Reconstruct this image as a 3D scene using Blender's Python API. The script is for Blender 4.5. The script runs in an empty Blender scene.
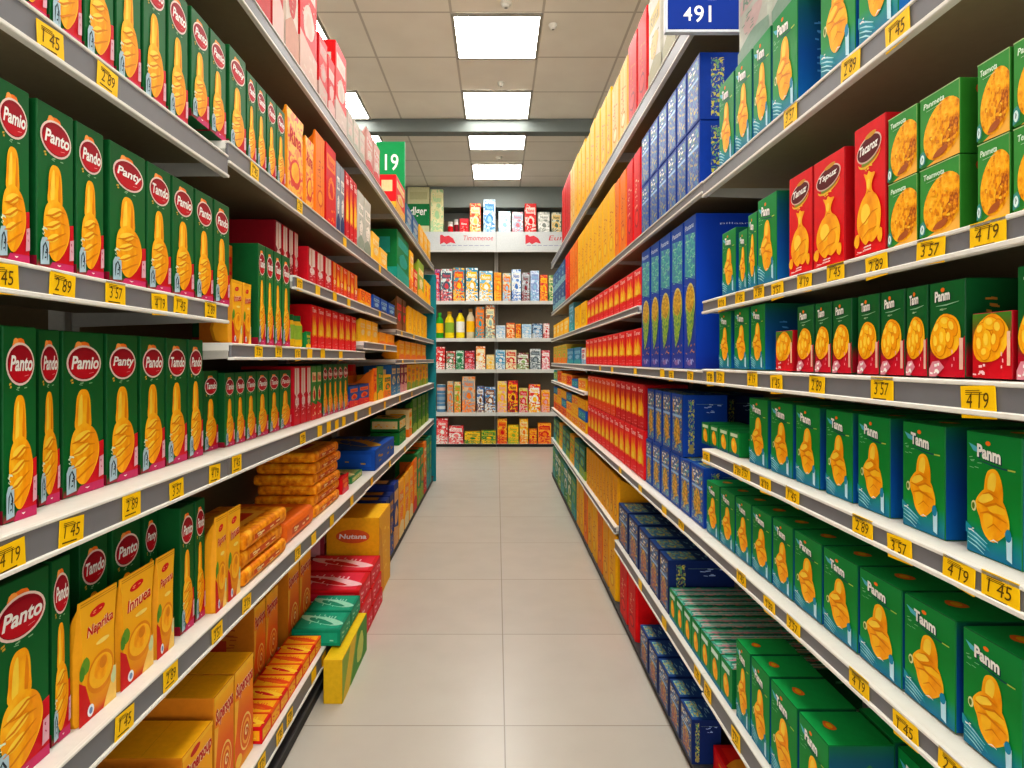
import bpy, bmesh, math, random
from mathutils import Vector, Matrix
random.seed(7)
C = bpy.context.scene.collection
F, CX, CY, EYE = 620.0, 497.0, 360.0, 1.35      # focal length in px, principal point, eye height

# ------------------------------------------------------------------ materials
def lin(h):
    h = h.lstrip('#'); o = []
    for i in (0, 2, 4):
        c = int(h[i:i+2], 16) / 255.0
        o.append(c / 12.92 if c <= .04045 else ((c + .055) / 1.055) ** 2.4)
    return (*o, 1.0)
_M = {}
def _new(name):
    m = bpy.data.materials.new(name); m.use_nodes = True
    nt = m.node_tree; b = nt.nodes['Principled BSDF']
    return m, nt, b
def _math(nt, op, a, b=None, clamp=False):
    n = nt.nodes.new('ShaderNodeMath'); n.operation = op; n.use_clamp = clamp
    for i, v in enumerate((a, b)):
        if v is None: continue
        if isinstance(v, (int, float)): n.inputs[i].default_value = v
        else: nt.links.new(v, n.inputs[i])
    return n.outputs[0]
def _ramp(nt, fac, stops):
    r = nt.nodes.new('ShaderNodeValToRGB'); e = r.color_ramp.elements
    while len(e) < len(stops): e.new(.5)
    for k, (p, c) in enumerate(stops):
        e[k].position = p; e[k].color = lin(c)
    nt.links.new(fac, r.inputs[0]); return r.outputs[0]
def _coord(nt, kind='Object'):
    return nt.nodes.new('ShaderNodeTexCoord').outputs[kind]
def mat(h, rough=.5, amt=.12, scale=60):
    """printed card or paint: one colour with a faint procedural mottle"""
    k = ('flat', h, rough, amt)
    if k in _M: return _M[k]
    m, nt, b = _new('print_' + h.strip('#'))
    n = nt.nodes.new('ShaderNodeTexNoise'); n.inputs['Scale'].default_value = scale; n.inputs['Detail'].default_value = 2
    nt.links.new(_coord(nt), n.inputs['Vector'])
    c = lin(h)
    mx = nt.nodes.new('ShaderNodeMix'); mx.data_type = 'RGBA'
    nt.links.new(n.outputs['Fac'], mx.inputs[0])
    mx.inputs[6].default_value = (*[v * (1 - amt) for v in c[:3]], 1)
    mx.inputs[7].default_value = (*[min(1, v * (1 + amt)) for v in c[:3]], 1)
    nt.links.new(mx.outputs[2], b.inputs['Base Color'])
    b.inputs['Roughness'].default_value = rough
    b.inputs['Specular IOR Level'].default_value = .22
    _M[k] = m; return m
def gmat(stops, H, axis=2, rough=.5, off=0, wob=0.0, scale=18):
    """colour bands or blends running up (or across) the object"""
    k = ('grad', tuple(stops), H, axis, wob)
    if k in _M: return _M[k]
    m, nt, b = _new('blend')
    s = nt.nodes.new('ShaderNodeSeparateXYZ'); nt.links.new(_coord(nt), s.inputs[0])
    v = _math(nt, 'DIVIDE', s.outputs[axis], H)
    if off: v = _math(nt, 'ADD', v, off)
    if wob:
        n = nt.nodes.new('ShaderNodeTexNoise'); n.inputs['Scale'].default_value = scale
        nt.links.new(_coord(nt), n.inputs['Vector'])
        v = _math(nt, 'ADD', v, _math(nt, 'MULTIPLY', _math(nt, 'SUBTRACT', n.outputs['Fac'], .5), wob))
    nt.links.new(_ramp(nt, v, stops), b.inputs['Base Color'])
    b.inputs['Roughness'].default_value = rough; b.inputs['Specular IOR Level'].default_value = .22
    _M[k] = m; return m
def food(kind='corn'):
    """golden printed food: mottled, creased oranges and browns"""
    k = ('food', kind)
    if k in _M: return _M[k]
    m, nt, b = _new('food_' + kind)
    n = nt.nodes.new('ShaderNodeTexNoise'); n.inputs['Detail'].default_value = 3
    co = _coord(nt)
    if kind == 'corn':
        mp = nt.nodes.new('ShaderNodeMapping'); mp.inputs['Scale'].default_value = (34, 1, 26); mp.inputs['Rotation'].default_value = (0, .7, 0)
        st = [(.3, '#e88f06'), (.5, '#f6ab12'), (.72, '#fdc62c')]
    elif kind == 'nugget':
        mp = nt.nodes.new('ShaderNodeMapping'); mp.inputs['Scale'].default_value = (85, 1, 85)
        st = [(.28, '#b8620a'), (.4, '#e8960c'), (.5, '#f8b018'), (.7, '#fdca40')]
    elif kind == 'brown':
        mp = nt.nodes.new('ShaderNodeMapping'); mp.inputs['Scale'].default_value = (150, 1, 150)
        st = [(.32, '#8a4210'), (.48, '#c06a0e'), (.66, '#eca01c')]
    else:
        mp = nt.nodes.new('ShaderNodeMapping'); mp.inputs['Scale'].default_value = (40, 40, 40)
        st = [(.3, '#c8690a'), (.48, '#e8900e'), (.62, '#f4ab20'), (.8, '#fbd060')]
    nt.links.new(co, mp.inputs[0]); nt.links.new(mp.outputs[0], n.inputs['Vector']); n.inputs['Scale'].default_value = 1
    nt.links.new(_ramp(nt, n.outputs['Fac'], st), b.inputs['Base Color'])
    b.inputs['Roughness'].default_value = .5; b.inputs['Specular IOR Level'].default_value = .22
    _M[k] = m; return m
def speck(base, a, b_, scale=70, lo=.5, rough=.42):
    """busy small print: specks of two colours over a base"""
    k = ('speck', base, a, b_, scale, lo)
    if k in _M: return _M[k]
    m, nt, b = _new('busy_print')
    n = nt.nodes.new('ShaderNodeTexNoise'); n.inputs['Scale'].default_value = scale; n.inputs['Detail'].default_value = 1.5
    n.inputs['Distortion'].default_value = .6
    nt.links.new(_coord(nt), n.inputs['Vector'])
    st = [(0, a), (.40, a), (.44, base), (lo + .06, base), (lo + .1, b_)]
    r = _ramp(nt, n.outputs['Fac'], st)
    nt.links.new(r, b.inputs['Base Color']); b.inputs['Roughness'].default_value = rough
    _M[k] = m; return m

M_WHITE = mat('#dedbd2', .45, .05); M_RAIL = mat('#77777a', .4, .06, 20); M_LIP = mat('#c9c7c0', .35, .05)
M_BACK = mat('#7d6d52', .6, .08); M_UNDER_SHADE = mat('#9a8c70', .6, .06); M_POST = mat('#a8a59c', .45, .05)  # shelf undersides: warm dim shade put into the colour of white boards
M_DARK = mat('#2c2c2d', .5, .1); M_TAG = mat('#f4c40e', .5, .06); M_INK = mat('#5c450c', .6, .05)

# ------------------------------------------------------------------ mesh collector
class MB:
    def __init__(s): s.v = []; s.f = []; s.m = []; s.mats = []
    def mi(s, m):
        if m not in s.mats: s.mats.append(m)
        return s.mats.index(m)
    def face(s, pts, m):
        b = len(s.v); s.v += [tuple(p) for p in pts]; s.f.append(tuple(range(b, b + len(pts)))); s.m.append(s.mi(m))
    def geo(s, vs, fs, m):
        b = len(s.v); s.v += [tuple(p) for p in vs]; i = s.mi(m)
        for f in fs: s.f.append(tuple(b + k for k in f)); s.m.append(i)
    def box(s, x0, x1, y0, y1, z0, z1, m, bev=0, fm=None, seg=1):
        """box with softened edges; fm maps 'front','back','left','right','top','bottom' to other materials"""
        bm = bmesh.new(); bmesh.ops.create_cube(bm, size=1)
        for v in bm.verts:
            v.co = Vector((x0 + (v.co.x + .5) * (x1 - x0), y0 + (v.co.y + .5) * (y1 - y0), z0 + (v.co.z + .5) * (z1 - z0)))
        if bev: bmesh.ops.bevel(bm, geom=bm.edges[:], offset=bev, segments=seg, affect='EDGES', profile=.5)
        bm.normal_update(); bm.verts.index_update()
        b = len(s.v); s.v += [tuple(v.co) for v in bm.verts]
        for f in bm.faces:
            n = f.normal; mm = m
            if fm:
                k = ('front' if n.y < -.9 else 'back' if n.y > .9 else 'left' if n.x < -.9 else 'right' if n.x > .9 else 'top' if n.z > .9 else 'bottom' if n.z < -.9 else None)
                mm = fm.get(k, m)
            s.f.append(tuple(b + v.index for v in f.verts)); s.m.append(s.mi(mm))
        bm.free()
    def mesh(s, name, smooth=False):
        me = bpy.data.meshes.new(name); me.from_pydata(s.v, [], s.f)
        for m in s.mats: me.materials.append(m)
        me.polygons.foreach_set('material_index', s.m)
        if smooth: me.polygons.foreach_set('use_smooth', [True] * len(s.f))
        me.update(); return me
    def build(s, name, parent=None, loc=(0, 0, 0), smooth=False):
        o = bpy.data.objects.new(name, s.mesh(name, smooth)); C.objects.link(o); o.location = loc
        if parent: o.parent = parent
        return o

# ------------------------------------------------------------------ printed art on a face
_T = {}
def text_geo(s, shear=0.0, bold=.02):
    k = (s, shear, bold)
    if k in _T: return _T[k]
    cu = bpy.data.curves.new('t', 'FONT'); cu.body = s; cu.shear = shear; cu.offset = bold; cu.resolution_u = 3
    o = bpy.data.objects.new('t', cu); C.objects.link(o)
    dg = bpy.context.evaluated_depsgraph_get(); me = o.evaluated_get(dg).to_mesh()
    vs = [(v.co.x, v.co.y) for v in me.vertices]; fs = [tuple(p.vertices) for p in me.polygons]
    o.evaluated_get(dg).to_mesh_clear(); bpy.data.objects.remove(o); bpy.data.curves.remove(cu)
    x0 = min(v[0] for v in vs); x1 = max(v[0] for v in vs); y0 = min(v[1] for v in vs); y1 = max(v[1] for v in vs)
    r = ([((x - x0) / (x1 - x0), (y - y0) / (y1 - y0)) for x, y in vs], fs)
    _T[k] = r; return r
class Art:
    """flat print on the plane: uv in 0..1 of a face W wide and H high"""
    def __init__(s, mb, W, H, side='front', D=0, z0=0):
        s.mb, s.W, s.H, s.side, s.D, s.z0, s.n = mb, W, H, side, D, z0, 0
    def P(s, u, v, L):
        e = .0003 * L + .00002 * s.n; z = s.z0 + v * s.H
        if s.side == 'front': return ((u - .5) * s.W, -e, z)
        if s.side == 'right': return (s.W / 2 + e, u * s.D, z)
        if s.side == 'left': return (-s.W / 2 - e, (1 - u) * s.D, z)
        if s.side == 'top': return ((u - .5) * s.W, v * s.D, s.H + s.z0 + e)
    def poly(s, pts, m, L=1):
        s.n += 1
        s.mb.face([s.P(min(1, max(0, u)), min(1, max(0, v)), L) for u, v in pts], m)
    def ell(s, u, v, ru, rv, m, L=1, n=26, rot=0, wob=0, seed=0):
        rnd = random.Random(seed); ph = [rnd.uniform(0, 6.28) for _ in range(3)]
        pts = []
        for i in range(n):
            a = 2 * math.pi * i / n
            k = 1 + wob * (math.sin(2 * a + ph[0]) + .6 * math.sin(3 * a + ph[1]) + .4 * math.sin(5 * a + ph[2]))
            x, y = ru * k * math.cos(a), rv * k * math.sin(a) 
            xr = x * math.cos(rot) - y * math.sin(rot) * s.H / s.Wd(); yr = x * math.sin(rot) * s.Wd() / s.H + y * math.cos(rot)
            pts.append((u + xr, v + yr))
        s.poly(pts, m, L)
    def blob(s, pts, m, L=1, k=4):
        """closed outline smoothed through its points"""
        n = len(pts); out = []
        for i in range(n):
            p0, p1, p2, p3 = (pts[(i + j - 1) % n] for j in range(4))
            for t in (q / k for q in range(k)):
                out.append(tuple(.5 * (2 * p1[c] + (p2[c] - p0[c]) * t + (2 * p0[c] - 5 * p1[c] + 4 * p2[c] - p3[c]) * t * t + (3 * p1[c] - p0[c] - 3 * p2[c] + p3[c]) * t ** 3) for c in (0, 1)))
        s.poly(out, m, L)
    def Wd(s): return s.D if s.side in ('left', 'right') else s.W
    def rect(s, u0, v0, u1, v1, m, L=1, sk=0): s.poly([(u0, v0), (u1, v0 + sk), (u1, v1 + sk), (u0, v1)], m, L)
    def text(s, t, u0, v0, u1, v1, m, L=3, shear=0., bold=.02, slope=0):
        vs, fs = text_geo(t, shear, bold)
        s.mb.geo([s.P(u0 + x * (u1 - u0), v0 + y * (v1 - v0) + slope * x, L) for x, y in vs], fs, m)
    def line(s, pts, w, m, L=2):
        a = []; b = []
        for i, (u, v) in enumerate(pts):
            p = pts[max(0, i - 1)]; q = pts[min(len(pts) - 1, i + 1)]
            dx, dy = (q[0] - p[0]) * s.Wd(), (q[1] - p[1]) * s.H; l = math.hypot(dx, dy) or 1
            t = w * (1 if 0 < i < len(pts) - 1 else .35)
            nx, ny = -dy / l * t, dx / l * t
            a.append((u + nx / s.Wd(), v + ny / s.H)); b.append((u - nx / s.Wd(), v - ny / s.H))
        for i in range(len(pts) - 1): s.poly([a[i], a[i+1], b[i+1], b[i]], m, L)
    def dots(s, u0, v0, u1, v1, n, m, L=2, seed=1, w=.05, h=.012):
        r = random.Random(seed)
        for _ in range(n):
            u = r.uniform(u0, u1); v = r.uniform(v0, v1); a = r.uniform(.4, 1) * w; b = r.uniform(.5, 1) * h
            s.rect(u, v, u + a, v + b, m, L, sk=r.uniform(-.01, .01))

WHT = mat('#eeece6'); RED = mat('#d3101a'); DRED = mat('#8e0a1e'); GRN = mat('#0a7a34'); CREASE = mat('#d98408'); CORN = food('corn'); NUG = food('nugget'); BRN = food('brown')
ORG = mat('#ee7a22'); YEL = mat('#f6bb12'); PALE = mat('#a9c4cf'); INKB = mat('#24323c'); LEAF = mat('#6a9a2c'); HI = mat('#fdd045'); SHADE = mat('#e2890a')

# ------------------------------------------------------------------ product kinds (one mesh each, shared by its copies)
PROTO = {}
def proto(key, fn):
    if key not in PROTO: PROTO[key] = fn()
    return PROTO[key]
def finger_carton(word, W=.115, H=.28, D=.2, tone=0):
    """tall green carton: red oval with the word, orange finger above a twisted bundle, red foot"""
    g = ['#0d6b31', '#127a3a', '#1c8a3c'][tone]
    mb = MB(); fr = gmat([(0, '#c0254a'), (.05, '#0f5f2c'), (.14, g), (1, '#0b5a2a')], H)
    gm = mat('#0b5527')
    mb.box(-W/2, W/2, 0, D, 0, H, gm, .0016, {'front': fr, 'top': mat('#0c4d25')})
    a = Art(mb, W, H)
    a.poly([(.42, 0), (1, 0), (1, .31), (.86, .30), (.62, .16)], mat('#cf1226'), 1)
    a.poly([(.30, 0), (1, 0), (1, .055), (.4, .05)], mat('#c43468'), 2)
    a.ell(.46, .905, .2, .032, ORG, 1, 14, wob=.08); a.ell(.36, .915, .08, .025, mat('#f3a24c'), 2, 10)
    a.ell(.5, .805, .425, .112, mat('#e7cfc4'), 2); a.ell(.5, .805, .385, .099, DRED, 3); a.ell(.5, .792, .36, .08, mat('#c01024'), 4)
    a.ell(.5, .835, .3, .05, mat('#9c0c22'), 5)
    a.text(word, .17, .768, .85, .85, WHT, 6, .22, .03)
    a.line([(.60, .742), (.72, .748)], .0012, mat('#e7a0a0'), 6)
    a.dots(.36, .672, .62, .682, 4, mat('#8db88c'), 1, 3, .09, .008); a.dots(.12, .68, .2, .70, 3, mat('#c9a23a'), 1, 5, .07, .012)
    # upper finger
    a.blob([(.29, .40), (.285, .50), (.31, .59), (.38, .635), (.47, .645), (.57, .635), (.635, .59), (.66, .50), (.64, .40)], CORN, 2)
    a.blob([(.34, .42), (.345, .52), (.38, .59), (.44, .61), (.45, .5), (.43, .42)], HI, 3); a.blob([(.60, .42), (.62, .52), (.58, .60), (.55, .5), (.55, .42)], SHADE, 3)
    # twisted bundle
    a.blob([(.30, .41), (.47, .435), (.64, .415), (.78, .37), (.86, .29), (.85, .21), (.76, .145), (.66, .10), (.52, .06), (.38, .065), (.26, .12), (.17, .20), (.15, .29), (.20, .37)], CORN, 4)
    a.blob([(.66, .40), (.80, .35), (.84, .25), (.76, .16), (.60, .09), (.48, .07), (.60, .16), (.70, .26)], mat('#f09c12'), 5)
    a.ell(.44, .355, .2, .028, HI, 5, 18, rot=.22); a.ell(.42, .275, .2, .026, HI, 5, 18, rot=.3); a.ell(.40, .195, .16, .024, HI, 5, 18, rot=.32); a.ell(.42, .12, .11, .016, mat('#f8b51e'), 5, 16, rot=.35)
    for vv in (.375, .305, .225, .155):
        a.line([(.19 + .07 * (vv < .2), vv - .055), (.36, vv - .045), (.58, vv - .005), (.74, vv + .02 - .03 * (vv > .3))], .0019, CREASE, 6)
    a.line([(.30, .32), (.46, .315), (.62, .35)], .0011, CREASE, 6)
    # pale pictogram panels
    a.poly([(.06, .02), (.29, .03), (.28, .165), (.22, .19), (.11, .185), (.06, .15)], PALE, 5)
    a.line([(.11, .05), (.13, .13), (.18, .155), (.23, .12), (.23, .05)], .0018, INKB, 6); a.dots(.11, .05, .2, .11, 4, INKB, 6, 2, .06, .014)
    a.dots(.08, .2, .18, .245, 6, mat('#d8e7c8'), 6, 4, .06, .012)
    a.poly([(.84, .075), (.97, .085), (.97, .215), (.86, .205)], mat('#dba7b4'), 5); a.dots(.87, .1, .92, .18, 3, mat('#b0405c'), 6, 8, .05, .01)
    a.line([(.5, .035), (.55, .03), (.6, .035)], .0012, WHT, 5)
    for sd in ('left', 'right'):
        b = Art(mb, W, H, sd, D); b.dots(.25, .45, .35, .85, 9, mat('#5f9a72'), 1, 6, .08, .012)
        b.rect(0, 0, 1, .07, mat('#8c1430'), 1)
    return mb.mesh('tall_carton')
def corn_carton(word='Panm', W=.1, H=.17, D=.17, slim=1.0):
    """green carton with white lettering, a golden corn figure and a teal foot"""
    mb = MB()
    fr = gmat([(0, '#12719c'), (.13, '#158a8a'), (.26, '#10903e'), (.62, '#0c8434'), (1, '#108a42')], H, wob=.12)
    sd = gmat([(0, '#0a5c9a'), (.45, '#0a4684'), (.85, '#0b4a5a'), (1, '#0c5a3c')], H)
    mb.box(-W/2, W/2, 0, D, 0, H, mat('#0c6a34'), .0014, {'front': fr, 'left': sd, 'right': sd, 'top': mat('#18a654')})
    a = Art(mb, W, H)
    a.poly([(.05, .90), (.30, .86), (.30, .82), (.14, .84)], mat('#58b4c8'), 1)
    a.ell(.42, .915, .05, .02, ORG, 2, 10)
    a.text(word, .235, .785, .665, .895, mat('#123a4a'), 2, 0, .05, slope=-.03)
    a.text(word, .22, .795, .65, .905, WHT, 3, 0, .045, slope=-.03)
    a.line([(.25, .77), (.5, .745), (.7, .735), (.9, .735)], .0011, mat('#1d4f5c'), 2); a.rect(.77, .73, .9, .742, mat('#b9c85a'), 3)
    a.dots(.06, .70, .22, .79, 6, mat('#8fc79c'), 1, 3, .09, .007)
    a.blob([(.355, .50), (.36, .60), (.40, .68), (.47, .715), (.55, .72), (.62, .69), (.675, .61), (.69, .52), (.66, .42), (.45, .40)], CORN, 2)
    a.blob([(.42, .55), (.43, .64), (.50, .69), (.57, .67), (.56, .58), (.50, .52)], HI, 3)
    a.blob([(.36, .545), (.27, .50), (.195, .435), (.215, .37), (.27, .31), (.32, .22), (.42, .155), (.54, .145), (.68, .20), (.79, .27), (.80, .34), (.755, .42), (.70, .475), (.58, .53), (.46, .55)], CORN, 3)
    a.blob([(.25, .45), (.33, .50), (.44, .52), (.53, .49), (.44, .455), (.33, .43)], HI, 4); a.blob([(.42, .42), (.56, .455), (.70, .44), (.74, .39), (.60, .38), (.48, .38)], mat('#fbc028'), 4)
    a.blob([(.70, .36), (.78, .33), (.76, .27), (.64, .20), (.54, .17), (.60, .25), (.66, .31)], mat('#f4a312'), 4); a.blob([(.34, .33), (.42, .36), (.52, .34), (.48, .26), (.40, .22)], mat('#fbbc24'), 4)
    a.line([(.24, .43), (.40, .415), (.58, .455), (.73, .435)], .0016, CREASE, 5); a.line([(.29, .345), (.44, .375), (.60, .355), (.76, .33)], .0016, CREASE, 5)
    a.line([(.42, .24), (.54, .29), (.68, .25)], .0011, CREASE, 5); a.line([(.34, .505), (.46, .53), (.62, .50)], .0011, CREASE, 5)
    a.line([(.47, .145), (.54, .165), (.62, .155)], .001, WHT, 5)
    a.ell(.16, .39, .05, .045, mat('#d7d9a2'), 2, 12); a.ell(.16, .39, .028, .028, mat('#5c7a2a'), 4, 10)
    a.poly([(0, .245), (.36, .13), (.46, .06), (.2, .1), (0, .16)], mat('#1f93a8'), 1)
    for j in range(4): a.line([(.05, .195 - .036 * j), (.22, .165 - .034 * j), (.42 - .02 * j, .115 - .03 * j)], .0012, mat('#9ed8e0'), 3)
    a.dots(.06, .17, .22, .2, 4, WHT, 4, 9, .08, .012)
    a.poly([(.71, .27), (.85, .235), (.85, .03), (.76, .05), (.75, .2)], mat('#b8dbe8'), 2); a.ell(.79, .235, .055, .05, mat('#1a86a8'), 3, 12)
    for s_ in ('left', 'right'):
        b = Art(mb, W, H, s_, D); b.dots(.2, .15, .3, .85, 10, mat('#4a86b8'), 1, 6, .09, .02); b.ell(.5, .3, .13, .16, mat('#c98f14'), 1, 12); b.ell(.62, .62, .1, .2, mat('#2c6a3c'), 1, 12)
    t = Art(mb, W, H, 'top', D); t.ell(.45, .28, .15, .08, ORG, 1, 14, wob=.1); t.ell(.45, .28, .08, .045, YEL, 2, 10)
    return mb.mesh('corn_carton')
def red_carton(word='Tanuz', W=.116, H=.215, D=.12):
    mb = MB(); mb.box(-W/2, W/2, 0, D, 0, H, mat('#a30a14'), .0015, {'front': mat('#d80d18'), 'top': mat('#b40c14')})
    a = Art(mb, W, H)
    a.ell(.5, .735, .36, .07, mat('#e9c23a'), 1, 26, .16); a.ell(.5, .765, .38, .085, mat('#d80d18'), 2, 26, .16); a.ell(.50, .715, .25, .03, mat('#7f9a2e'), 2, 16, .16)
    a.ell(.5, .80, .40, .098, mat('#d9b9a8'), 3, 28, .14); a.ell(.5, .80, .37, .085, mat('#5d0a14'), 4, 28, .14)
    a.ell(.56, .895, .18, .02, mat('#c9922a'), 4, 12, .1)
    a.text(word, .2, .765, .8, .835, WHT, 5, .25, .03, slope=.02)
    a.dots(.32, .64, .55, .668, 7, mat('#f2c13a'), 2, 4, .08, .014)
    a.blob([(.34, .62), (.45, .605), (.5, .63), (.58, .61), (.70, .60), (.64, .56), (.595, .52), (.62, .47), (.76, .42), (.87, .33), (.87, .22), (.78, .13), (.62, .085), (.5, .10), (.40, .075), (.24, .13), (.12, .22), (.14, .33), (.27, .42), (.41, .47), (.42, .55)], CORN, 3)
    a.ell(.40, .31, .15, .08, HI, 4, 18, .2); a.ell(.62, .24, .14, .07, mat('#f3a315'), 4, 18, .3); a.ell(.50, .53, .06, .04, HI, 4, 12)
    a.line([(.2, .22), (.4, .25), (.62, .31), (.8, .32)], .0014, CREASE, 5); a.line([(.44, .46), (.5, .475), (.58, .465)], .0014, CREASE, 5)
    a.line([(.3, .13), (.5, .18), (.75, .19)], .0011, CREASE, 5)
    a.ell(.86, .12, .08, .05, CORN, 4, 14, wob=.1); a.ell(.12, .12, .1, .05, CORN, 4, 12, wob=.1)
    a.dots(.08, .03, .5, .06, 7, mat('#f2cfca'), 3, 5, .16, .012); a.line([(.1, .02), (.5, .035)], .0008, WHT, 3)
    return mb.mesh('red_carton')
def nugget_carton(word='Panmeta', W=.092, H=.104, D=.09):
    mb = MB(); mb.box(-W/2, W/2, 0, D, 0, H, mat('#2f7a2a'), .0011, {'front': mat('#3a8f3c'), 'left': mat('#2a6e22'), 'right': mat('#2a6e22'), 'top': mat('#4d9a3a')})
    a = Art(mb, W, H)
    a.rect(0, .985, 1, 1, mat('#a9c98c'), 1); a.rect(.985, 0, 1, 1, mat('#8fb86a'), 1)
    a.poly([(.18, 0), (1, 0), (1, .25), (.8, .2), (.4, .05)], mat('#eeb04a'), 1)
    a.ell(.60, .43, .52, .37, NUG, 2, 30, .5, .015); a.ell(.47, .52, .3, .2, mat('#f7b21c'), 2, 20, .6); a.ell(.62, .46, .38, .28, NUG, 3, 24, .5)
    a.ell(.78, .28, .2, .13, BRN, 4, 20, .5, .08, 3); a.ell(.88, .42, .1, .12, BRN, 4, 16, .5, .08, 4); a.ell(.56, .13, .2, .05, mat('#a85a28'), 4, 16, .2, .1)
    r = random.Random(5)
    for _ in range(40):
        u = r.uniform(.25, .98); v = r.uniform(.18, .74)
        if ((u - .6) / .46) ** 2 + ((v - .43) / .32) ** 2 < 1: a.ell(u, v, r.uniform(.02, .05), r.uniform(.015, .035), mat(r.choice(['#fbc93e', '#f4a812', '#d8860c', '#e8980f'])), 5, 9, 0, .1, r.random())
    a.text(word, .13, .82, .66, .90, mat('#d9ecd9'), 3, .1, .02); a.line([(.2, .78), (.6, .79)], .0007, mat('#bfe0bf'), 2)
    a.poly([(.03, .02), (.18, .05), (.2, .17), (.13, .24), (.05, .21)], mat('#3c8f86'), 5); a.ell(.11, .12, .055, .07, mat('#d6ece8'), 6, 12); a.line([(.1, .09), (.12, .13), (.11, .16)], .001, INKB, 7)
    for s_ in ('left', 'right'):
        b = Art(mb, W, H, s_, D); b.ell(.45, .85, .2, .1, mat('#b0431c'), 1, 14); b.dots(.3, .1, .5, .7, 12, mat('#c4902c'), 1, 6, .2, .05); b.dots(.3, .1, .5, .7, 6, mat('#7fae4c'), 2, 9, .2, .03)
    return mb.mesh('nugget_carton')
def heap(a, cu, cv, su, sv, L=3, seed=1):
    a.ell(cu, cv, su, sv, CORN, L, 26, .3, .05, seed)
    for j, (du, dv, ru, rv, ro) in enumerate([(-.5, .35, .36, .3, .5), (.05, .62, .42, .28, -.1), (.5, .4, .36, .36, -.5), (-.55, -.25, .26, .5, .2), (-.12, -.1, .27, .52, .1), (.32, -.1, .26, .45, -.2), (-.25, -.6, .3, .28, .3)]):
        a.ell(cu + du * su, cv + dv * sv, ru * su * 1.05, rv * sv * 1.05, CREASE, L + 1, 16, ro, .03, seed + j)
        a.ell(cu + du * su, cv + dv * sv, ru * su * .95, rv * sv * .95, mat(['#f6ab14', '#fbbb22', '#f2a010'][j % 3]), L + 2, 16, ro, .03, seed + j)
        a.ell(cu + du * su - .03, cv + (dv + .08) * sv, ru * su * .5, rv * sv * .5, HI, L + 3, 12, ro)
def nugget_tall(word='Panm', W=.11, H=.14, D=.16):
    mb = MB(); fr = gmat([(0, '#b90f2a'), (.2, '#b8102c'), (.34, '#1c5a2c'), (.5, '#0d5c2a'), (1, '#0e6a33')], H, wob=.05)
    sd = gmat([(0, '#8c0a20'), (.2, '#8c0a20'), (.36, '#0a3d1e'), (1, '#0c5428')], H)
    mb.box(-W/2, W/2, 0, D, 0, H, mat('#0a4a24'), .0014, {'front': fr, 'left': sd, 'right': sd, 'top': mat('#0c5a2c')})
    a = Art(mb, W, H)
    a.poly([(.28, 0), (1, 0), (1, .42), (.8, .33)], mat('#c30f2c'), 1)
    a.text(word, .19, .775, .62, .89, mat('#143a3c'), 2, 0, .05, slope=.015); a.text(word, .17, .785, .60, .90, WHT, 3, 0, .045, slope=.015)
    a.ell(.40, .91, .06, .025, ORG, 3, 10); a.line([(.2, .745), (.5, .75), (.85, .775)], .001, mat('#8fbf9a'), 2); a.dots(.3, .70, .4, .71, 3, mat('#a9c9a0'), 2, 3, .12, .01)
    heap(a, .47, .42, .43, .235, 3, 11)
    a.poly([(.2, .0), (.45, .10), (.3, .17), (.1, .16), (0, .08), (0, 0)], mat('#d98f9c'), 2); a.dots(.04, .03, .3, .13, 9, WHT, 9, 5, .09, .03)
    a.dots(.6, .1, .85, .25, 4, mat('#e8a4ae'), 2, 8, .05, .04); a.rect(.87, .08, .97, .4, mat('#e3b6a4'), 2)
    for s_ in ('left', 'right'):
        b = Art(mb, W, H, s_, D); b.dots(.15, .3, .25, .9, 12, mat('#a5702a'), 1, 6, .08, .03)
    return mb.mesh('nugget_carton')
def nugget_small(W=.09, H=.09, D=.12):
    mb = MB(); fr = gmat([(0, '#c40f20'), (.5, '#c81222'), (.8, '#6a6a22'), (1, '#3f8a2e')], H, wob=.1)
    mb.box(-W/2, W/2, 0, D, 0, H, mat('#a80c1c'), .0012, {'front': fr, 'top': mat('#2c7a34')})
    a = Art(mb, W, H); a.poly([(.3, 0), (1, 0), (1, .62), (.7, .4)], mat('#cd1024'), 1)
    heap(a, .48, .6, .44, .37, 3, 3); a.dots(.04, .05, .35, .2, 9, mat('#f0c8cc'), 9, 5, .1, .04); a.dots(.72, .15, .86, .35, 4, mat('#f0b8b8'), 2, 8, .06, .06); a.rect(.9, .2, .98, .7, mat('#efc2a2'), 2)
    return mb.mesh('nugget_carton')
def pouch_mesh(W, H, D, fr, back, art=None, top=.05):
    """stand-up bag: full at the foot, pinched to a flat crimp at the top"""
    mb = MB(); rings = []
    for t, d, w in ((0, .55, .94), (.04, .85, .985), (.22, 1, 1), (.6, .72, .995), (.86, .3, .975), (.945, .08, .97), (1, .05, .975)):
        hw = W / 2 * w; dd = D * d; c = min(.25 * dd, .012)
        rings.append([(-hw, c, t * H), (-hw + c, 0, t * H), (hw - c, 0, t * H), (hw, c, t * H), (hw, dd - c, t * H), (hw - c, dd, t * H), (-hw + c, dd, t * H), (-hw, dd - c, t * H)])
    n = 8; vs = [p for r in rings for p in r]
    for i in range(len(rings) - 1):
        for j in range(n):
            a, b = i * n + j, i * n + (j + 1) % n
            mb.geo([vs[a], vs[b], vs[b + n], vs[a + n]], [(0, 1, 2, 3)], fr if j == 1 else back)
    mb.face(rings[0][::-1], back); mb.face(rings[-1], back)
    if art: art(Art(mb, W * .95, H))
    return mb.mesh('pouch')
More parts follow.
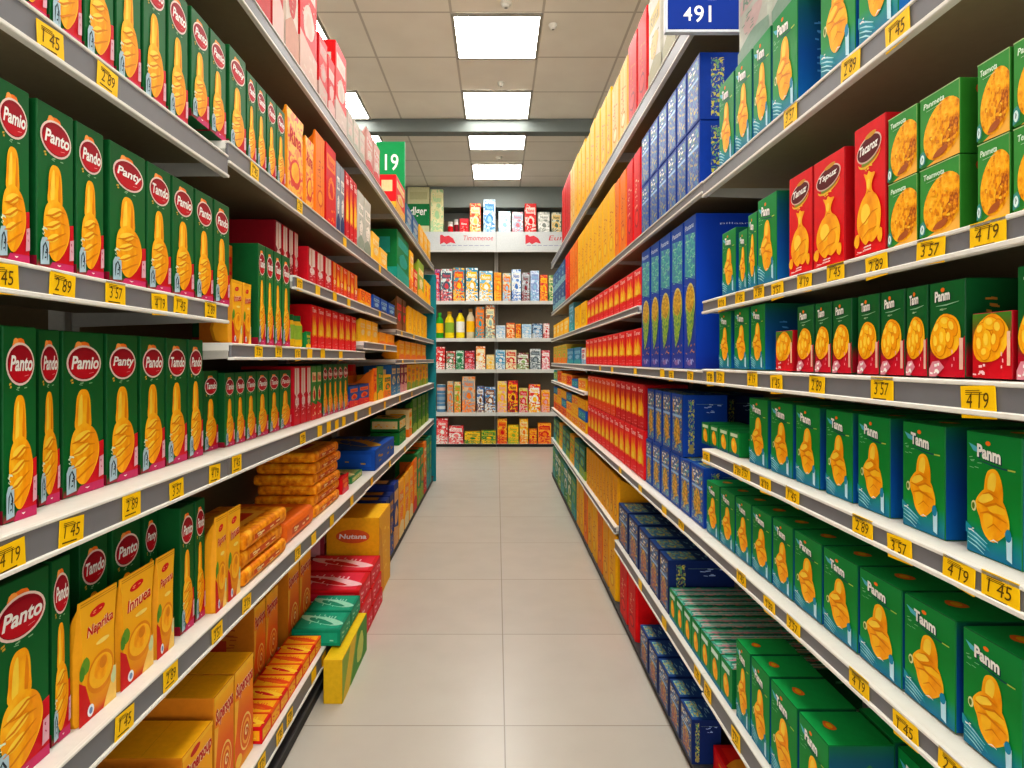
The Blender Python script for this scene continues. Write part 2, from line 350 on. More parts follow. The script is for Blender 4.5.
def yellow_pouch(word='Paprika'):
    W, H, D = .12, .21, .07
    fr = gmat([(0, '#c81d12'), (.08, '#e08a14'), (.3, '#f0ac14'), (1, '#f2b524')], H, wob=.15)
    def art(a):
        a.poly([(0, .0), (.28, 0), (.30, .1), (.16, .3), (0, .36)], mat('#c91a1c'), 1)
        a.poly([(.98, .0), (.62, 0), (.7, .08), (.98, .3)], mat('#f3c86a'), 1); a.ell(.9, .22, .08, .07, mat('#c9d2a0'), 2, 12, 0, .1)
        a.ell(.46, .865, .2, .035, mat('#d3181c'), 2, 18, .12); a.dots(.32, .855, .5, .87, 4, mat('#f0a070'), 3, 3, .08, .012)
        a.text(word, .18, .655, .88, .765, mat('#f6dfb0'), 3, .15, .085, slope=.03); a.text(word, .18, .655, .88, .765, mat('#c91c12'), 4, .15, .02, slope=.03)
        a.ell(.6, .585, .18, .02, mat('#f7d873'), 2, 12)
        a.ell(.14, .46, .14, .06, LEAF, 2, 14, .5, .1); a.ell(.06, .42, .07, .06, mat('#4f8a28'), 3, 12)
        a.ell(.55, .33, .36, .165, mat('#e08a10'), 2, 26, 0, .02); a.ell(.55, .34, .31, .135, mat('#f7b724'), 3, 26); a.ell(.56, .36, .2, .09, food('corn'), 4, 20, 0, .08); a.ell(.6, .4, .1, .05, mat('#d98512'), 5, 12)
        a.ell(.28, .075, .085, .05, mat('#e6e8ee'), 3, 14); a.ell(.28, .075, .045, .028, mat('#6f8fb8'), 4, 10)
        a.rect(.03, .955, .97, .962, mat('#c98a14'), 1); a.rect(.03, .975, .97, .982, mat('#c98a14'), 1)
    return pouch_mesh(W, H, D, fr, mat('#d9961a'), art)
def swirl(a, u, v, ru, L=4):
    rv = ru * a.W / a.H
    a.ell(u, v, ru, rv, mat('#f8cf78'), L, 22); a.ell(u, v, ru * .88, rv * .88, mat('#e4701a'), L + 1, 22); a.ell(u, v, ru * .66, rv * .66, mat('#f6b04a'), L + 2, 20, 0, .03); a.ell(u, v, ru * .5, rv * .5, mat('#d8601a'), L + 3, 18)
    a.line([(u + ru * .35 * (1 - t / 9) * math.cos(t * .9), v + rv * .35 * (1 - t / 9) * math.sin(t * .9)) for t in range(9)], .003, mat('#fbe3a8'), L + 4)
def soup_carton(word='Supersopa', W=.15, H=.25, D=.2, hue=0):
    fr = gmat([(0, '#f0a81c'), (.12, '#e8681a'), (.5, '#e66a16'), (.72, '#f0921a'), (1, '#f8bc20')] if hue == 0 else [(0, '#8fae2e'), (.12, '#f2b31a'), (.6, '#f3ac18'), (1, '#f2ae1c')], H, wob=.12)
    mb = MB(); mb.box(-W/2, W/2, 0, D, 0, H, mat('#c9821a'), .002, {'front': fr, 'top': mat('#f8b41a'), 'left': mat('#c47a1c'), 'right': mat('#c47a1c')})
    a = Art(mb, W, H)
    a.text(word, .06, .69, .95, .87, mat('#f9e6bc'), 2, .1, .11, slope=.02); a.text(word, .06, .69, .95, .87, mat('#c41c10'), 3, .1, .035, slope=.02)
    if hue: a.ell(.4, .93, .16, .035, mat('#c9241a'), 2, 16, .1); a.ell(.5, .36, .34, .2, mat('#e98f12'), 2, 22, 0, .04); a.ell(.52, .4, .26, .14, food('corn'), 3, 20, 0, .05); a.ell(.12, .2, .12, .1, LEAF, 3, 14, .4, .1)
    else: swirl(a, .56, .3, .3); a.poly([(0, .72), (.2, .7), (.08, .4), (0, .3)], mat('#f2b63a'), 1); a.ell(.2, .1, .16, .06, mat('#f4c44a'), 2, 14)
    a.rect(0, .955, 1, 1, mat('#f6bd2c'), 1)
    for s_ in ('left', 'right'):
        b = Art(mb, W, H, s_, D); b.dots(.2, .2, .6, .85, 14, mat('#a8521a'), 1, 6, .2, .02); b.rect(.1, .45, .5, .6, mat('#b03a1a'), 1)
    t = Art(mb, W, H, 'top', D); t.line([(.02, .5), (.98, .5)], .001, mat('#b8801a'), 1)
    return mb.mesh('soup_carton')
def blue_tall(W=.125, H=.51, D=.38):
    mb = MB(); sd = gmat([(0, '#16308f'), (.1, '#0f3da6'), (.5, '#0d47b4'), (1, '#0c3ea6')], H)
    mb.box(-W/2, W/2, 0, D, 0, H, mat('#0d3f9c'), .002, {'front': gmat([(0, '#3a3f9a'), (.12, '#1d3fa0'), (.5, '#1540a4'), (1, '#1a4fa8')], H), 'left': sd, 'right': sd, 'top': mat('#0c3590')})
    a = Art(mb, W, H)
    a.poly([(.08, .62), (.92, .58), (.95, .88), (.1, .90)], speck('#2f9aa0', '#5cc0ae', '#2b6fae', 60), 1)
    a.dots(.12, .60, .8, .88, 40, mat('#9fd8b8'), 2, 3, .18, .008); a.text('Pastana', .12, .92, .85, .955, mat('#cfe0ea'), 2, .1, .01)
    a.ell(.56, .43, .40, .135, mat('#d8cf7a'), 2, 28); a.poly([(.18, .44), (.93, .44), (.86, .3), (.66, .2), (.4, .14), (.3, .25)], speck('#7fae3c', '#b9c24a', '#2c7a6a', 80), 3); a.ell(.56, .46, .34, .09, speck('#caa022', '#e7c84a', '#96741a', 90), 4, 24)
    a.dots(.08, .10, .9, .16, 8, mat('#c98a5c'), 2, 5, .12, .012); a.dots(.06, .02, .9, .07, 12, mat('#9fa4d8'), 2, 6, .12, .014); a.ell(.5, .04, .2, .02, mat('#8a6aa8'), 1, 12)
    a.line([(.02, .56), (.98, .53)], .001, mat('#8fb6e0'), 2)
    for s_ in ('left', 'right'):
        b = Art(mb, W, H, s_, D)
        (b.text('pillaanast', .22, .925, .62, .94, mat('#cfd9ee'), 1, 0, .0) if s_ == 'right' else None); b.dots(.5, .885, .7, .895, 5, mat('#9fb4de'), 1, 4, .07, .005)
    return mb.mesh('tall_pasta_carton')
def blue_box(kind, W=.13, H=.2, D=.3):
    """blue cartons with busy yellow and green print on the front and the top"""
    base, pr = {'royal': ('#0c3c98', speck('#1a4ea0', '#3f88a4', '#86a860', 55)), 'mid': ('#12459c', speck('#1d519c', '#6fb0a8', '#d8b83c', 60)), 'navy': ('#152c62', speck('#1e3c78', '#4f80b0', '#c9b04a', 55))}[kind]
    mb = MB(); mb.box(-W/2, W/2, 0, D, 0, H, mat(base), .0016, {'front': mat(base), 'top': mat({'royal': '#0f459c', 'mid': '#1b5aa8', 'navy': '#1d4a8c'}[kind])})
    a = Art(mb, W, H); a.rect(.1, .05, .9, .95, pr, 1)
    a.dots(.15, .7, .5, .9, 9, WHT, 2, 3, .2, .03); a.ell(.5, .38, .25, .24, speck('#c98f2a', '#e3c24a', '#5a7a3a', 80), 2, 20, 0, .06, 3); a.rect(.1, .62, .9, .66, mat('#9fc4e6'), 2)
    if kind == 'royal': a.rect(.1, .05, .9, .6, speck('#184a9c', '#2f78a8', '#a8a04a', 70), 3)
    if kind == 'navy': a.poly([(.25, .1), (.75, .1), (.7, .5), (.3, .55)], speck('#a85a3c', '#c9a24a', '#3a4a8a', 80), 3)
    t = Art(mb, W, H, 'top', D); t.rect(.12, .08, .88, .45, speck('#3a86b0', '#9fd0b0', '#d8c44a', 50), 1); t.dots(.15, .5, .8, .8, 10, mat('#8fbfd8'), 2, 8, .2, .04)
    for s_ in ('left', 'right'):
        b = Art(mb, W, H, s_, D)
        b.rect(.12, .05, .26, .92, speck(base, '#c9c24a', '#6fa86a', 90), 1); b.dots(.45, .7, .8, .85, 7, mat('#a9bfe8'), 1, 4, .1, .02)
        if kind != 'royal': b.line([(.3, .85), (.9, .85)], .0012, mat('#8aa88a'), 1); b.rect(.14, .06, .24, .2, mat('#9a8f5a'), 2)
    return mb.mesh('pasta_carton')
def flame_pack(tone=0, W=.16, H=.19, D=.2):
    """narrow red pack: gold flame rising from a red foot, white lettering near the top"""
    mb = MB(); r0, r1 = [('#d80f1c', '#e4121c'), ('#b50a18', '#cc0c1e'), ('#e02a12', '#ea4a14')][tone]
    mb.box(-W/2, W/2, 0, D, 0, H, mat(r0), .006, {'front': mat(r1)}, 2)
    a = Art(mb, W, H); a.poly([(.04, .3), (.3, .26), (.62, .30), (.96, .27), (.94, .5), (.74, .62), (.62, .8), (.46, .6), (.3, .78), (.14, .55)], mat('#f08a12'), 1)
    a.poly([(.16, .33), (.5, .30), (.84, .33), (.78, .48), (.58, .66), (.48, .5), (.3, .62)], mat('#f7c01c'), 2); a.ell(.46, .38, .18, .07, mat('#fbd64a'), 3, 14)
    a.text('Tane', .14, .82, .84, .93, mat('#f4ded6'), 2, .1, .01); a.dots(.1, .06, .8, .16, 7, mat('#e88a86'), 1, 5, .2, .02)
    a.rect(0, 0, .03, 1, mat('#a50a14'), 1)
    return mb.mesh('flame_pack')
def whitetop_pack(tone=0, W=.12, H=.2, D=.2):
    r = ['#c20d24', '#8d0a1e', '#d8320f'][tone]
    mb = MB(); mb.box(-W/2, W/2, 0, D, 0, H, mat(r), .004, {'front': mat(r)}, 2)
    a = Art(mb, W, H); a.poly([(.12, .55), (.4, .48), (.88, .55), (.84, .97), (.16, .97)], mat('#e3d3c8' if tone < 2 else '#f0a01c'), 1); a.rect(.38, .52, .5, .96, mat('#c9907a'), 2); a.ell(.5, .4, .3, .1, mat('#e3b9b4' if tone < 2 else '#f6b52a'), 2, 14); a.dots(.15, .15, .7, .3, 8, mat('#e8a8b0'), 2, 4, .2, .02); a.text('CiR', .2, .34, .8, .46, WHT, 3, .1, .01)
    return mb.mesh('white_topped_pack')
def striped_bag(tone=0, W=.2, H=.38, D=.24):
    """tall soft pack with fine upright stripes"""
    c = [('#f5b80c', '#fbcc30', '#e0980a'), ('#ee7a14', '#f49a22', '#d8560e'), ('#de0f18', '#ec2a22', '#b00a14'), ('#dfae58', '#e6c98c', '#c48a2c'), ('#eeaa14', '#f8c02a', '#cc840c'), ('#eeae0c', '#f4be22', '#c88408'), ('#c20a12', '#d01c18', '#920610')][tone]
    def art(a):
        for k in range(5): a.rect(.06 + .19 * k, .02, .10 + .19 * k + .02 * (k % 2), .93, mat(c[1]), 1); a.rect(.145 + .19 * k, .02, .16 + .19 * k, .93, mat(c[2]), 1)
        a.dots(.2, .35, .7, .7, 14, mat('#c8500e' if tone != 2 else '#f6c0a0'), 2, 4, .16, .02)
        a.ell(.5, .25, .3, .1, mat(c[2]), 2, 16, 0, .05); a.ell(.5, .25, .24, .075, mat(c[1]), 3, 16, 0, .05)
    return pouch_mesh(W, H, D, mat(c[0]), mat(c[0]), art)
def plain_bag(c0, c1, c2, W=.16, H=.3, D=.14):
    def art(a):
        a.poly([(0, .0), (1, 0), (1, .22), (.5, .3), (0, .2)], mat(c1), 1); a.rect(.1, .62, .9, .8, mat(c2), 1); a.text('Rina', .18, .65, .82, .77, mat(c1), 2, .1, .02)
        a.ell(.5, .42, .3, .13, mat(c2), 2, 20, 0, .08, 2); a.dots(.1, .3, .8, .55, 10, mat(c1), 3, 4, .12, .02)
    return pouch_mesh(W, H, D, mat(c0), mat(c0), art)
def band_carton(c0, c1, c2, W=.15, H=.3, D=.15, busy=False):
    """shop carton in three printed colours"""
    mb = MB(); mb.box(-W/2, W/2, 0, D, 0, H, mat(c0), .002, {'front': speck(c0, c1, c2, 26) if busy else mat(c0)})
    a = Art(mb, W, H); a.poly([(0, .0), (1, 0), (1, .26), (0, .34)], speck(c1, c0, c2, 40) if busy else mat(c1), 1); a.rect(.1, .7, .9, .88, mat(c2), 1); a.text('Nuno', .18, .73, .82, .85, mat(c1), 2, .1, .03)
    a.ell(.5, .48, .3, .15, mat(c2), 2, 18, .3, .1, 3); a.ell(.52, .46, .18, .09, mat(c1), 3, 14, .3, .1, 5); a.dots(.12, .08, .75, .24, 8, mat(c2), 2, 5, .16, .03); a.dots(.1, .36, .85, .66, 12, mat(c1), 4, 9, .1, .02)
    for s_ in ('left', 'right'):
        b = Art(mb, W, H, s_, D); b.rect(0, 0, 1, .28, mat(c1), 1); b.rect(.2, .55, .8, .85, mat(c2), 1)
    t = Art(mb, W, H, 'top', D); t.rect(.2, .2, .8, .8, mat(c2), 1)
    return mb.mesh('grocery_carton')
def lathe(prof, n=20):
    mb = MB(); R = [[(r * math.cos(2*math.pi*j/n), r * math.sin(2*math.pi*j/n) + .05, z) for j in range(n)] for r, z, _ in prof]
    for i in range(len(prof) - 1):
        for j in range(n):
            k = (j + 1) % n; mb.geo([R[i][j], R[i][k], R[i+1][k], R[i+1][j]], [(0, 1, 2, 3)], prof[i][2])
    mb.face(R[0][::-1], prof[0][2]); mb.face(R[-1], prof[-1][2]); return mb
def bottle(c0, c1, cap): 
    return lathe([(.045, 0, mat(c0)), (.05, .01, mat(c0)), (.05, .05, mat(c1)), (.05, .14, mat(c0)), (.045, .17, mat(c0)), (.022, .2, mat(c0)), (.02, .215, mat(cap)), (.024, .216, mat(cap)), (.024, .24, mat(cap))]).mesh('bottle')
def can(c0, c1, lidc='#b9b9b4'):
    return lathe([(.046, 0, mat(lidc)), (.05, .006, mat(c0)), (.05, .05, mat(c1)), (.05, .1, mat(c0)), (.05, .144, mat(lidc)), (.047, .15, mat(lidc))]).mesh('can')
def jar(c0, c1, lidc):
    return lathe([(.045, 0, mat(c0)), (.05, .01, mat(c0)), (.05, .04, mat(c1)), (.05, .11, mat(c0)), (.044, .13, mat(c0)), (.045, .132, mat(lidc)), (.045, .16, mat(lidc))]).mesh('jar')
def slab_pack(W=.35, H=.045, D=.25, tone=0):
    """flat soft pack, rounded all round, with printed label on top and edge"""
    mb = MB(); c = [food('loaf'), mat('#e8701a')][tone]
    mb.box(-W/2, W/2, 0, D, 0, H, c, H * .3, None, 3)
    a = Art(mb, W, H); a.rect(.2, .3, .8, .62, mat('#c9500e'), 1); a.dots(.24, .35, .7, .5, 6, mat('#f6d8a0'), 2, 3, .1, .12)
    for s_ in ('left', 'right'):
        b = Art(mb, W, H, s_, D); b.line([(.12, .5), (.88, .5)], .0012, mat('#b85a0c'), 1)
    t = Art(mb, W, H, 'top', D); t.rect(.2, .2, .8, .8, mat('#f0b040'), 1); t.rect(.3, .3, .7, .6, mat('#cf3a12'), 2)
    return mb.mesh('flat_pack')
def flat_box(c0, c1, c2, W=.15, H=.05, D=.28):
    """low flat carton, printed on its lid and on its edge"""
    mb = MB(); mb.box(-W/2, W/2, 0, D, 0, H, mat(c0), .002, {'top': mat(c0)})
    a = Art(mb, W, H); a.rect(.06, .18, .94, .82, mat(c1), 1); a.dots(.12, .3, .8, .6, 9, mat(c2), 2, 3, .12, .12)
    t = Art(mb, W, H, 'top', D); t.poly([(.06, .06), (.94, .06), (.94, .94), (.06, .94)], mat(c1), 1); t.ell(.5, .5, .32, .3, mat(c2), 2, 18, .4, .1, 2); t.ell(.45, .52, .2, .16, mat(c0), 3, 14, .4, .1, 3); t.dots(.1, .1, .8, .85, 12, mat(c2), 4, 6, .18, .03)
    for s_ in ('left', 'right'):
        b = Art(mb, W, H, s_, D); b.rect(.06, .2, .94, .8, mat(c1), 1); b.dots(.1, .3, .8, .6, 8, mat(c2), 2, 7, .08, .12)
    return mb.mesh('flat_carton')
def small_green(W=.06, H=.07, D=.14):
    mb = MB(); mb.box(-W/2, W/2, 0, D, 0, H, mat('#0e7a36'), .001, {'front': mat('#138a42'), 'top': mat('#1a9a52')})
    a = Art(mb, W, H); a.ell(.5, .42, .28, .3, CORN, 2, 16, .4, .08); a.ell(.45, .5, .12, .12, HI, 3, 10); a.rect(.15, .78, .85, .92, mat('#cfe3c8'), 2); a.rect(0, 0, 1, .12, mat('#0c5a6a'), 1)
    for s_ in ('left', 'right'):
        b = Art(mb, W, H, s_, D); b.dots(.15, .3, .4, .8, 6, mat('#a8402c'), 1, 6, .14, .08)
    return mb.mesh('small_carton')
def teal_slab(W=.1, H=.11, D=.34):
    """green carton whose top is striped with teal, pink and white print"""
    mb = MB(); mb.box(-W/2, W/2, 0, D, 0, H, mat('#0c6a34'), .0014, {'front': mat('#128a42'), 'top': speck('#128a7c', '#5cb8a0', '#c98a8a', 45)})
    a = Art(mb, W, H); a.ell(.5, .42, .26, .26, CORN, 2, 18, .5, .08); a.ell(.45, .5, .12, .1, HI, 3, 12); a.rect(.12, .76, .8, .9, mat('#cfe8dc'), 2); a.rect(0, 0, 1, .12, mat('#147a9a'), 1)
    t = Art(mb, W, H, 'top', D)
    for k, c in enumerate(('#22a468', '#a8dccf', '#e0a0a8', '#1c8a6a', '#c4e6da', '#e0d0c4')): t.rect(.05 + .15 * k, .03, .13 + .15 * k, .97, mat(c), 1)
    for s_ in ('left', 'right'):
        b = Art(mb, W, H, s_, D); b.rect(.03, .05, .2, .95, mat('#0a4a3a'), 1); b.rect(.06, .15, .14, .85, mat('#b8902c'), 2); b.dots(.3, .3, .8, .7, 8, mat('#5fae7a'), 1, 5, .1, .06)
    return mb.mesh('flat_topped_carton')

# ------------------------------------------------------------------ placing goods
ITEMS = []
def tag(o, label=None, cat=None, group=None, kind=None):
    for k, v in (('label', label), ('category', cat), ('group', group), ('kind', kind)):
        if v: o[k] = v
    return o
def depth_of(x, X): return F * X / abs(x - CX)
def dims(me):
    if 'dim' not in me:
        xs = [v.co for v in me.vertices]; me['dim'] = [max(c[i] for c in xs) - min(c[i] for c in xs) for i in range(3)]
    return me['dim']
def put(me, name, look, shelf, cat, loc, rz, w, d, h, order, label=None):
    o = bpy.data.objects.new(name, me); C.objects.link(o)
    D = dims(me); o.location = loc; o.rotation_euler = (0, 0, rz); o.scale = (w / D[0], d / D[1], h / D[2])
    ITEMS.append((o, look, shelf, cat, order, label)); return o
def good(side, me, y0, y1, X, z, h, name, look, shelf, cat, d=.2, label=None, gap=.0012):
    """one product between depths y0 and y1, its face at X from the aisle's centre line"""
    s = -1 if side == 'L' else 1
    return put(me, name, look, shelf, cat, (s * X, (y0 + y1) / 2, z + .0006), math.pi/2 if side == 'L' else -math.pi/2, abs(y1 - y0) - 2 * gap, d, h, y0, label)
def row(side, spans, mes, X, z, top, name, look, shelf, cat, d=.2):
    """spans: extent of each face along the shelf as seen (px across the picture), nearest first"""
    for i, sp in enumerate(spans):
        me = mes[i % len(mes)] if isinstance(mes, (list, tuple)) else mes
        ys = sorted((depth_of(sp[0], X), depth_of(sp[1], X)))
        t = sp[2] if len(sp) > 2 else top
        good(side, me, ys[0], ys[1], X, z, t - z, name, look, shelf, cat, d)
def run(a, b, n): 
    """n equal spans between two picture columns"""
    return [(a + (b - a) * i / n, a + (b - a) * (i + 1) / n) for i in range(n)]
def runY(side, ya, yb, n, X):
    s = -1 if side == 'L' else 1
    e = [CX + s * F * X / (ya + (yb - ya) * i / n) for i in range(n + 1)]
    return [(e[i], e[i+1]) for i in range(n)]

FING = [proto(('f', w), lambda w=w: finger_carton(w)) for w in ('Panto', 'Pamio', 'Panty', 'Pando', 'Tamdo')]
FING_S = [proto(('fs', w), lambda w=w: finger_carton(w, tone=2)) for w in ('Tanio', 'Pando')]
CORNC = [proto(('c', w), lambda w=w: corn_carton(w)) for w in ('Panm', 'Tanm')]
REDC = [proto(('r', w), lambda w=w: red_carton(w)) for w in ('Tanuz', 'Tspuz', 'Tacaroz')]
NUGC = [proto(('n', w), lambda w=w: nugget_carton(w)) for w in ('Panmeta', 'Teamvota')]
NUGT = [proto(('nt', w), lambda w=w: nugget_tall(w)) for w in ('Panm', 'Tanm')]
NUGS = nugget_small()
POUCH = [proto(('p', w), lambda w=w: yellow_pouch(w)) for w in ('Naprika', 'Innuea', 'Paprana')]
SOUP = [soup_carton('Supersopa'), soup_carton('Oupersoup', hue=1), soup_carton('Paprisopa')]
BTALL = blue_tall(); ROYAL = blue_box('royal'); MIDB = blue_box('mid'); NAVY = blue_box('navy')
FLAME = [flame_pack(0), flame_pack(1), flame_pack(2)]; WTOP = [whitetop_pack(0), whitetop_pack(1), whitetop_pack(2)]
BAG = [striped_bag(i) for i in range(7)]
SLAB = slab_pack(); SGREEN = small_green(); TEAL = teal_slab()
def PB(*c): return proto(('pb',) + c, lambda: plain_bag(*c))
def BC(*c): return proto(('bc',) + c, lambda: band_carton(*c))
def BK(*c): return proto(('bk',) + c, lambda: band_carton(*c, busy=True))
def FB(*c): return proto(('fb',) + c, lambda: flat_box(*c))
WH, RD, YL, OR, GN, BL, TQ, CR, GY, BR, PK, MR, NV, LG, LB = '#e6e3da', '#d3141c', '#f2b714', '#ec7c16', '#12803c', '#1a55ac', '#2a98a0', '#ead7a0', '#9aa0a2', '#8a5222', '#e0a0a8', '#841024', '#1c3268', '#8fae3a', '#8fb9d4'

# ================================================================== LEFT RACK goods
LS = {'F': 'left rack, top shelf', 'A': 'left rack, second shelf', 'AB': 'left rack, short shelf', 'B': 'left rack, third shelf', 'C': 'left rack, fourth shelf', 'D': 'left rack, fifth shelf', 'E': 'left rack, lowest shelf', 'G': 'left rack foot'}
FL = 'tall green carton with red oval, orange finger'
zA1, zA2, zAB, zAB4, zB1, zB2, zB3, zB4, zC, zD, zE, zF = 1.885, 1.925, 1.645, 1.567, 1.495, 1.396, 1.45, 1.355, 1.10, .70, .18, 2.395
row('L', [(13, 47), (49, 82), (84, 114), (116, 141), (143, 166), (168, 188)], FING, .72, zA1, 2.18, 'finger_carton', FL, LS['A'], 'carton')
row('L', [(191, 209), (210, 226), (229, 246, 2.2), (247, 256), (256.5, 266), (267, 276), (276.5, 285)], FING, .72, zA2, 2.185, 'finger_carton', FL, LS['A'], 'carton')
PRB = pouch_mesh(.16, .3, .14, speck('#f4b01a', '#ee7a16', '#d8301a', 30), mat('#e08a14'), lambda a: (a.ell(.5, .3, .34, .16, mat('#d8361a'), 1, 20, .2, .08), a.ell(.5, .32, .26, .11, food('corn'), 2, 18, .2, .08), a.text('Rina', .15, .62, .85, .8, mat('#c41c12'), 2, .1, .03)))
row('L', [(286, 304, 2.23), (305, 314, 2.2)], PRB, .725, zA2, 2.2, 'snack_bag', 'golden snack bag with red print', LS['A'], 'bag', .16)
row('L', [(315, 325)], BAG[1], .725, zA2, 2.27, 'snack_bag', 'orange snack bag with stripes', LS['A'], 'bag', .16)
row('L', [(326, 336)], BC(RD, RD, OR), .725, zA2, 2.28, 'grocery_carton', 'bright red carton', LS['A'], 'carton', .16)
row('L', [(336.5, 340), (340.5, 344.5)], PB('#8a8f9a', NV, WH), .725, zA2, 2.25, 'grocery_bag', 'grey and navy bag', LS['A'], 'bag', .16)
row('L', [(345.5, 349), (349.5, 353), (353.5, 357)], FLAME[1], .725, zA2, 2.26, 'flame_pack', 'narrow dark red pack', LS['A'], 'pack')
row('L', [(358, 364), (364.5, 371)], PB('#b9bdb4', '#8a9a8a', WH), .725, zA2, 2.24, 'grocery_bag', 'pale grey bag', LS['A'], 'bag', .16)
row('L', [(372, 379.5, 2.10), (380, 387.5, 2.05)], PB('#f0c14a', YL, CR), .725, zA2, 2.1, 'grocery_bag', 'plain yellow bag', LS['A'], 'bag', .16)
row('L', [(397, 409)], BC('#0d7a3e', '#1f9a8a', '#2aa090'), .73, zA2, 2.31, 'grocery_carton', 'large plain green carton', LS['A'], 'carton', .26)
row('L', [(410.2, 413.5, 2.27)], BC(YL, OR, CR), .725, zA2, 2.25, 'grocery_carton', 'slim yellow and orange carton', LS['A'], 'carton', .2)
row('L', [(414, 417.5, 2.15)], BC(RD, OR, CR), .725, zA2, 2.2, 'grocery_carton', 'small red carton', LS['A'], 'carton', .2)
row('L', [(418, 424, 2.28)], PB(LG, YL, CR), .725, zA2, 2.25, 'grocery_bag', 'yellow-green bag', LS['A'], 'bag', .18)
row('L', [(424.5, 427.5, 2.16), (428, 430.5, 2.16)], PB('#f2b61c', YL, OR), .725, zA2, 2.2, 'grocery_bag', 'golden bag', LS['A'], 'bag', .18)
row('L', [(-5, 30), (36, 74), (76, 104), (109, 146), (147, 171), (172, 194), (195, 213), (214, 229.5)], [FING[1], FING[0], FING[3], FING[2], FING[4]], .72, zB1, 1.76, 'finger_carton', FL, LS['B'], 'carton')
row('L', [(-36, -1), (2, 37)], [FING[2], FING[0]], .745, zC, 1.402, 'finger_carton', FL, LS['C'], 'carton')
row('L', [(38, 60), (62, 104), (106, 138), (140, 165), (166, 187), (188, 203)], [FING[3], FING[1], FING[2], FING[3], FING[4]], .775, zC, 1.402, 'finger_carton', FL, LS['C'], 'carton')
row('L', [(-12, 50)], FING[0], .74, zD, 1.012, 'finger_carton', FL, LS['D'], 'carton')
row('L', [(51, 70.5)], FING[3], .745, zD, 1.012, 'finger_carton', FL, LS['D'], 'carton')
row('L', [(77.5, 118), (119, 155), (156, 175)], POUCH, .735, zD, .92, 'snack_pouch', 'yellow pouch with red lettering and bowl', LS['D'], 'pouch', .055)
BKL = 'green carton with red oval behind yellow pouches'
row('L', [(79, 108), (112, 141), (144, 158)], [FING[4], FING[0], FING[2]], .795, zD, 1.0, 'finger_carton', BKL, LS['D'], 'carton')
row('L', [(180, 194), (195, 205)], [FING[0], FING[3]], .745, zD, 1.0, 'finger_carton', FL, LS['D'], 'carton')
row('L', [(215, 227), (227.5, 241)], [POUCH[2], POUCH[1]], .72, zD, .945, 'snack_pouch', 'slim yellow pouch by flat orange packs', LS['D'], 'pouch', .07)
for k, (y0, y1, xx, hh) in enumerate([(1.76, 2.12, .718, .046), (1.75, 2.10, .725, .048), (1.77, 2.13, .72, .05)]):
    good('L', SLAB, y0, y1, xx, zD + .05 * k, hh, 'flat_pack', '', '', 'pack', .24, ['flat orange pack at the bottom of the low stack of three', 'flat orange pack in the middle of the low stack of three', 'flat orange pack on top of the low stack of three'][k])
good('L', slab_pack(tone=1), 2.16, 2.49, .735, zD, .075, 'flat_pack', '', '', 'pack', .3, 'wide flat red-orange pack lying before the tall orange stack')
for k in range(6):
    good('L', SLAB, 2.53 + .012 * (k % 3), 2.93 + .012 * ((k * 2) % 3), .742 + .008 * (k % 2), zD + .0445 * k, .044, 'flat_pack', '', '', 'pack', .25,
         ['lowest', 'second from the bottom', 'third from the bottom', 'third from the top', 'second from the top', 'topmost'][k] + ' flat orange pack in the stack of six')
good('L', PB(RD, '#e04a5a', OR), 2.98, 3.12, .745, zD, .085, 'grocery_bag', '', '', 'bag', .12, 'small crumpled red bag behind the tall orange stack')
good('L', FB('#3a8a4a', '#a9b86a', CR), 3.24, 3.5, .76, zD, .035, 'flat_carton', '', '', 'carton', .2, 'low green tray beside the large blue box')
good('L', FB('#0f4fa8', '#1659b8', '#b8902c'), 3.62, 4.3, .712, zD, .125, 'flat_carton', '', '', 'carton', .39, 'large flat blue box with gold print on white shelf')
for k, (c, y) in enumerate([((GN, '#2f8a2a', LG), 'lower'), ((GN, CR, YL), 'upper')]):
    good('L', FB(*c), 4.7, 5.05, .742, zD + .105 * k, .10, 'flat_carton', '', '', 'carton', .22, y + ' green and cream carton stacked behind the blue box')
row('L', [(409, 412)], BC(CR, OR, YL), .74, zD, .93, 'grocery_carton', 'cream and orange carton', LS['D'], 'carton')
row('L', [(412.5, 417), (417.5, 421.5), (422, 425.5), (426, 428.5)], PB('#3f7f28', '#8fae3a', '#2a6a24'), .74, zD, 1.0, 'grocery_bag', 'leafy green bag', LS['D'], 'bag', .2)
row('L', [(203, 218)], FING[4], .79, zC, 1.32, 'finger_carton', 'shaded green carton with red oval, set back', LS['C'], 'carton')
row('L', [(224.5, 234.5), (235, 245), (245.5, 256), (256.5, 268), (269, 279), (279.5, 291)], FING_S, .774, zC, 1.313, 'finger_carton', 'shorter bright green carton with red oval', LS['C'], 'carton')
row('L', [(293.7, 300), (300.5, 306), (306.5, 311)], WTOP[0], .765, zC, 1.325, 'white_topped_pack', 'crimson pack with white lettering', LS['C'], 'pack')
row('L', [(311.5, 316.5), (317, 321.5)], BC('#3a8a3a', RD, CR), .765, zC, 1.325, 'grocery_carton', 'green and red carton', LS['C'], 'carton')
row('L', run(322.5, 348, 5), FING_S[1], .765, zC, 1.33, 'finger_carton', 'slim green and yellow carton with red oval', LS['C'], 'carton')
row('L', [(349.5, 358.5), (359, 369)], BC(BL, RD, OR), .765, zC, 1.21, 'grocery_carton', 'short blue-lidded carton', LS['C'], 'carton')
row('L', [(352, 360)], jar('#c23a18', OR, RD), .9, zC, 1.32, 'food_jar', 'red and orange pot', LS['C'], 'jar', .14)
row('L', [(373.5, 377)], PB(OR, YL, RD), .74, zC, 1.3, 'grocery_bag', 'orange bag', LS['C'], 'bag', .15)
